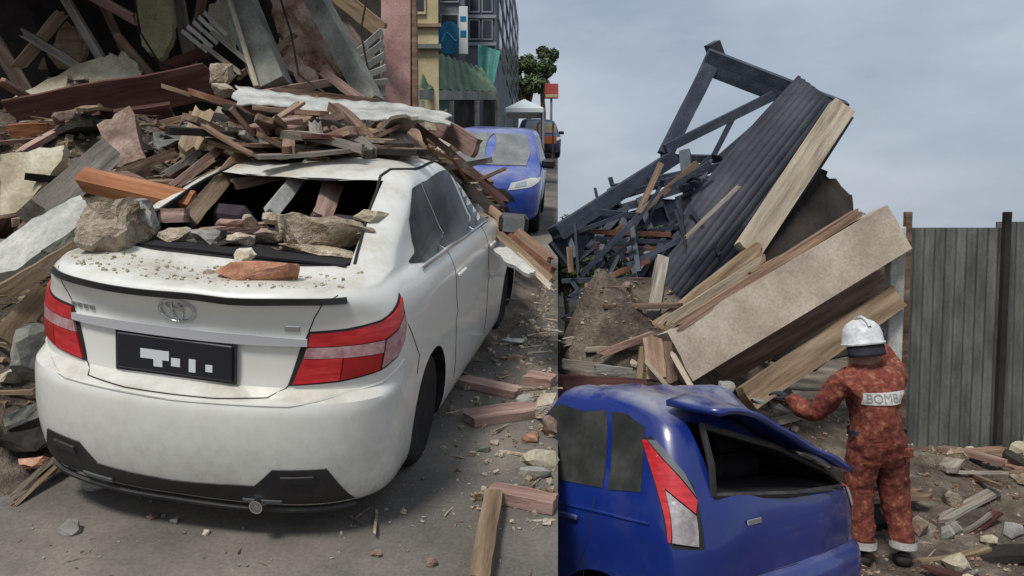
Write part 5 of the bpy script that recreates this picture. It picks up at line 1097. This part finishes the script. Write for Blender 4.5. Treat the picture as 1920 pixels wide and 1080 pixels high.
def batten(p, up, tilt, lot, span=(.35, 1.25)):
    m = WM[r.randrange(9)]; L_ = r.uniform(*span); wd_ = r.uniform(.28, 1.35)
    where = zone(p) if not lot else ('by the iron fence' if p.y > 6.2 and p.x > 3.2 else 'around the rescuer' if p.x > 2.4 else 'behind the blue car')
    drop('broken_batten', MESHP[r.randrange(7)], m, p, up, r.uniform(0, 3.14), tilt, (L_, wd_, r.uniform(.4, 1.1)), '%s %s %s splintered batten lying %s' % (size_word(L_), 'thin' if wd_ < .6 else 'broad' if wd_ > 1.0 else 'plain', HUE[m], where), 'timber', 'loose battens on the lower lot' if lot else 'loose battens in the street heap')
def lump(me, m, p, up, s, lot):
    where = zone(p) if not lot else ('by the iron fence' if p.y > 6.2 and p.x > 3.2 else 'around the rescuer' if p.x > 2.4 else 'behind the blue car')
    drop('rubble_lump', me, m, p, up, r.uniform(0, 6), r.gauss(0, .5), [s]*3, '%s loose lump of %s %s' % ('small' if s < .7 else 'fist sized' if s < 1.1 else 'larger', HUE[m], where), 'rubble lump', 'loose lumps on the lower lot' if lot else 'loose lumps in the street heap')
k = 0
while k < 200:
    u, v = r.uniform(-4.6, .25), r.uniform(3.4, 8.3); h = hump(u, v)
    if h < .45 or u > edge_u(v)-.3 or (in_car(u, v) and v < 4.9): continue
    batten(street(u, v, heap_z(u, v)+r.uniform(.0, .10)), UPS, r.gauss(0, .28), False); k += 1
for k in range(84):                                   # on the roof of the sedan, thicker to the left and front
    x = r.uniform(-.66, .34); y = r.uniform(1.38, 2.5); t = (y-1.3)/1.1
    if x > .05 and y < 1.8: y += .45
    batten(WS.matrix_world @ Vector((x, y, 1.53+.02*t+r.uniform(0, .07)+r.uniform(.02, .22)*min(1, max(0, .35-x))*t)), UPS, r.gauss(0, .3), False, (.25, .7))
k = 0
while k < 80:
    u, v = r.uniform(-4.6, .2), r.uniform(2.9, 8); h = hump(u, v)
    if h < .25 or u > edge_u(v)-.2 or (in_car(u, v) and v < 4.9): continue
    me, m = (MESHB[r.randrange(4)], r.choice(['brick', 'brick_brown', 'brick_brown'])) if r.random() < .4 else (MESHC[r.randrange(6)], r.choice(['masonry', 'concrete', 'plaster', 'masonry']))
    lump(me, m, street(u, v, heap_z(u, v)+.03), UPS, r.uniform(.5, 1.5), False); k += 1
def clear(x, y, gap):
    q = BH.matrix_world.inverted() @ Vector((x, y, .4)); f = (Vector((x, y, 0))-Vector((gp.x+.02, gp.y, 0))).length
    return not ((abs(q.x) < .95 and -.15 < q.y < 4) or f < gap)
UPZ = Vector((0, 0, 1)); k = 0
while k < 110:
    x, y = r.uniform(.5, 6.2), r.uniform(4.6, 9)
    if not clear(x, y, .55): continue
    batten(Vector((x, y, mound(x, y)+r.uniform(0, .05))), UPZ, r.gauss(0, .2), True, (.3, 1.05)); k += 1
k = 0
while k < 80:
    x, y = r.uniform(1.0, 6.5), r.uniform(4.4, 8)
    if not clear(x, y, .35): continue
    lump(MESHC[r.randrange(6)], r.choice(['masonry', 'concrete', 'brick_brown', 'plaster']), Vector((x, y, mound(x, y)+.02)), UPZ, r.uniform(.3, 1.1), True); k += 1
# grit, dust crumbs and splinters nobody could count
def crumbs(name, label, n, place, s0, s1, m, sticks=0):
    vs = []; fs = []
    for k in range(n):
        c = place(); 
        if c is None: continue
        s = s0+(s1-s0)*r.random()**3; R3 = Matrix.Rotation(r.uniform(0, 6.3), 3, 'Z') @ Matrix.Rotation(r.uniform(-.6, .6), 3, 'X'); i = len(vs)
        lx, ly, lz = (s*r.uniform(3, 9), s*.35, s*.3) if r.random() < sticks else (s, s*r.uniform(.5, 1), s*r.uniform(.3, .8))
        vs += [c+R3 @ Vector((x*lx*r.uniform(.35, 1), y*ly*r.uniform(.35, 1), z*lz*r.uniform(.5, 1))) for z in (0, 1) for y in (-.5, .5) for x in (-.5, .5)]
        fs += [tuple(i+j for j in f) for f in BOXF]
    return tag(link(name, mesh(vs, fs), M[m]), label, 'debris', kind='stuff')
def pl_road():
    v = r.uniform(1.6, 9); return street(r.uniform(-3.2, edge_u(v)-.03), v, 0)
crumbs('road_grit', 'grey grit and crumbs scattered over the asphalt', 2600, pl_road, .003, .022, 'concrete')
crumbs('road_crumbs', 'brown crumbs and splinters scattered over the asphalt', 700, pl_road, .003, .035, 'brick_brown', .3)
def pl_near():
    v = r.uniform(3, 8); e = edge_u(v); return street(e-.02-abs(r.gauss(0, .35)), v, 0)
crumbs('road_edge_debris', 'crumbled debris along the road edge', 1100, pl_near, .006, .06, 'masonry', .15)
def pl_heap():
    u, v = r.uniform(-5, .3), r.uniform(2.5, 8.5)
    return street(u, v, heap_z(u, v)) if hump(u, v) > .2 and not (in_car(u, v) and v < 4.9) else None
crumbs('heap_splinters', 'splinters and crumbs covering the street heap', 7000, pl_heap, .02, .10, 'wood_tan', .5)
crumbs('heap_crumbs', 'pale crumbs covering the street heap', 2500, pl_heap, .015, .08, 'masonry', .1)
def pl_lot():
    x, y = r.uniform(.6, 7), r.uniform(3.4, 9); q = BH.matrix_world.inverted() @ Vector((x, y, .4))
    return None if abs(q.x) < .9 and -.1 < q.y < 4 else Vector((x, y, mound(x, y)))
crumbs('lot_debris', 'splinters and crumbs covering the lower lot', 7000, pl_lot, .008, .05, 'wood_brown', .3)
crumbs('lot_crumbs', 'pale crumbs covering the lower lot', 4500, pl_lot, .006, .045, 'masonry', .05)
def on_car(T, S, s0, s1, z0, z1):
    return T.matrix_world @ S.P(r.uniform(s0, s1), r.uniform(z0, z1), .001)
def pl_lid():
    y = r.random()**1.4; p = SED.P(r.uniform(-.66, .66), 1.1052+.019*r.random(), 0); return WS.matrix_world @ p
crumbs('boot_lid_dust', 'mortar crumbs and dust lying on the boot lid of the white sedan', 420, pl_lid, .003, .022, 'plaster')
def pl_roof():
    p = SED.P(r.uniform(-2.4, 2.4), 1.40+.07*r.random(), 0); return WS.matrix_world @ p if p.y > 1.35 and p.x < .3 else None
crumbs('roof_dust', 'splinters and crumbs lying on the roof of the white sedan', 900, pl_roof, .004, .04, 'wood_tan', .2)
bpy.context.view_layer.update()
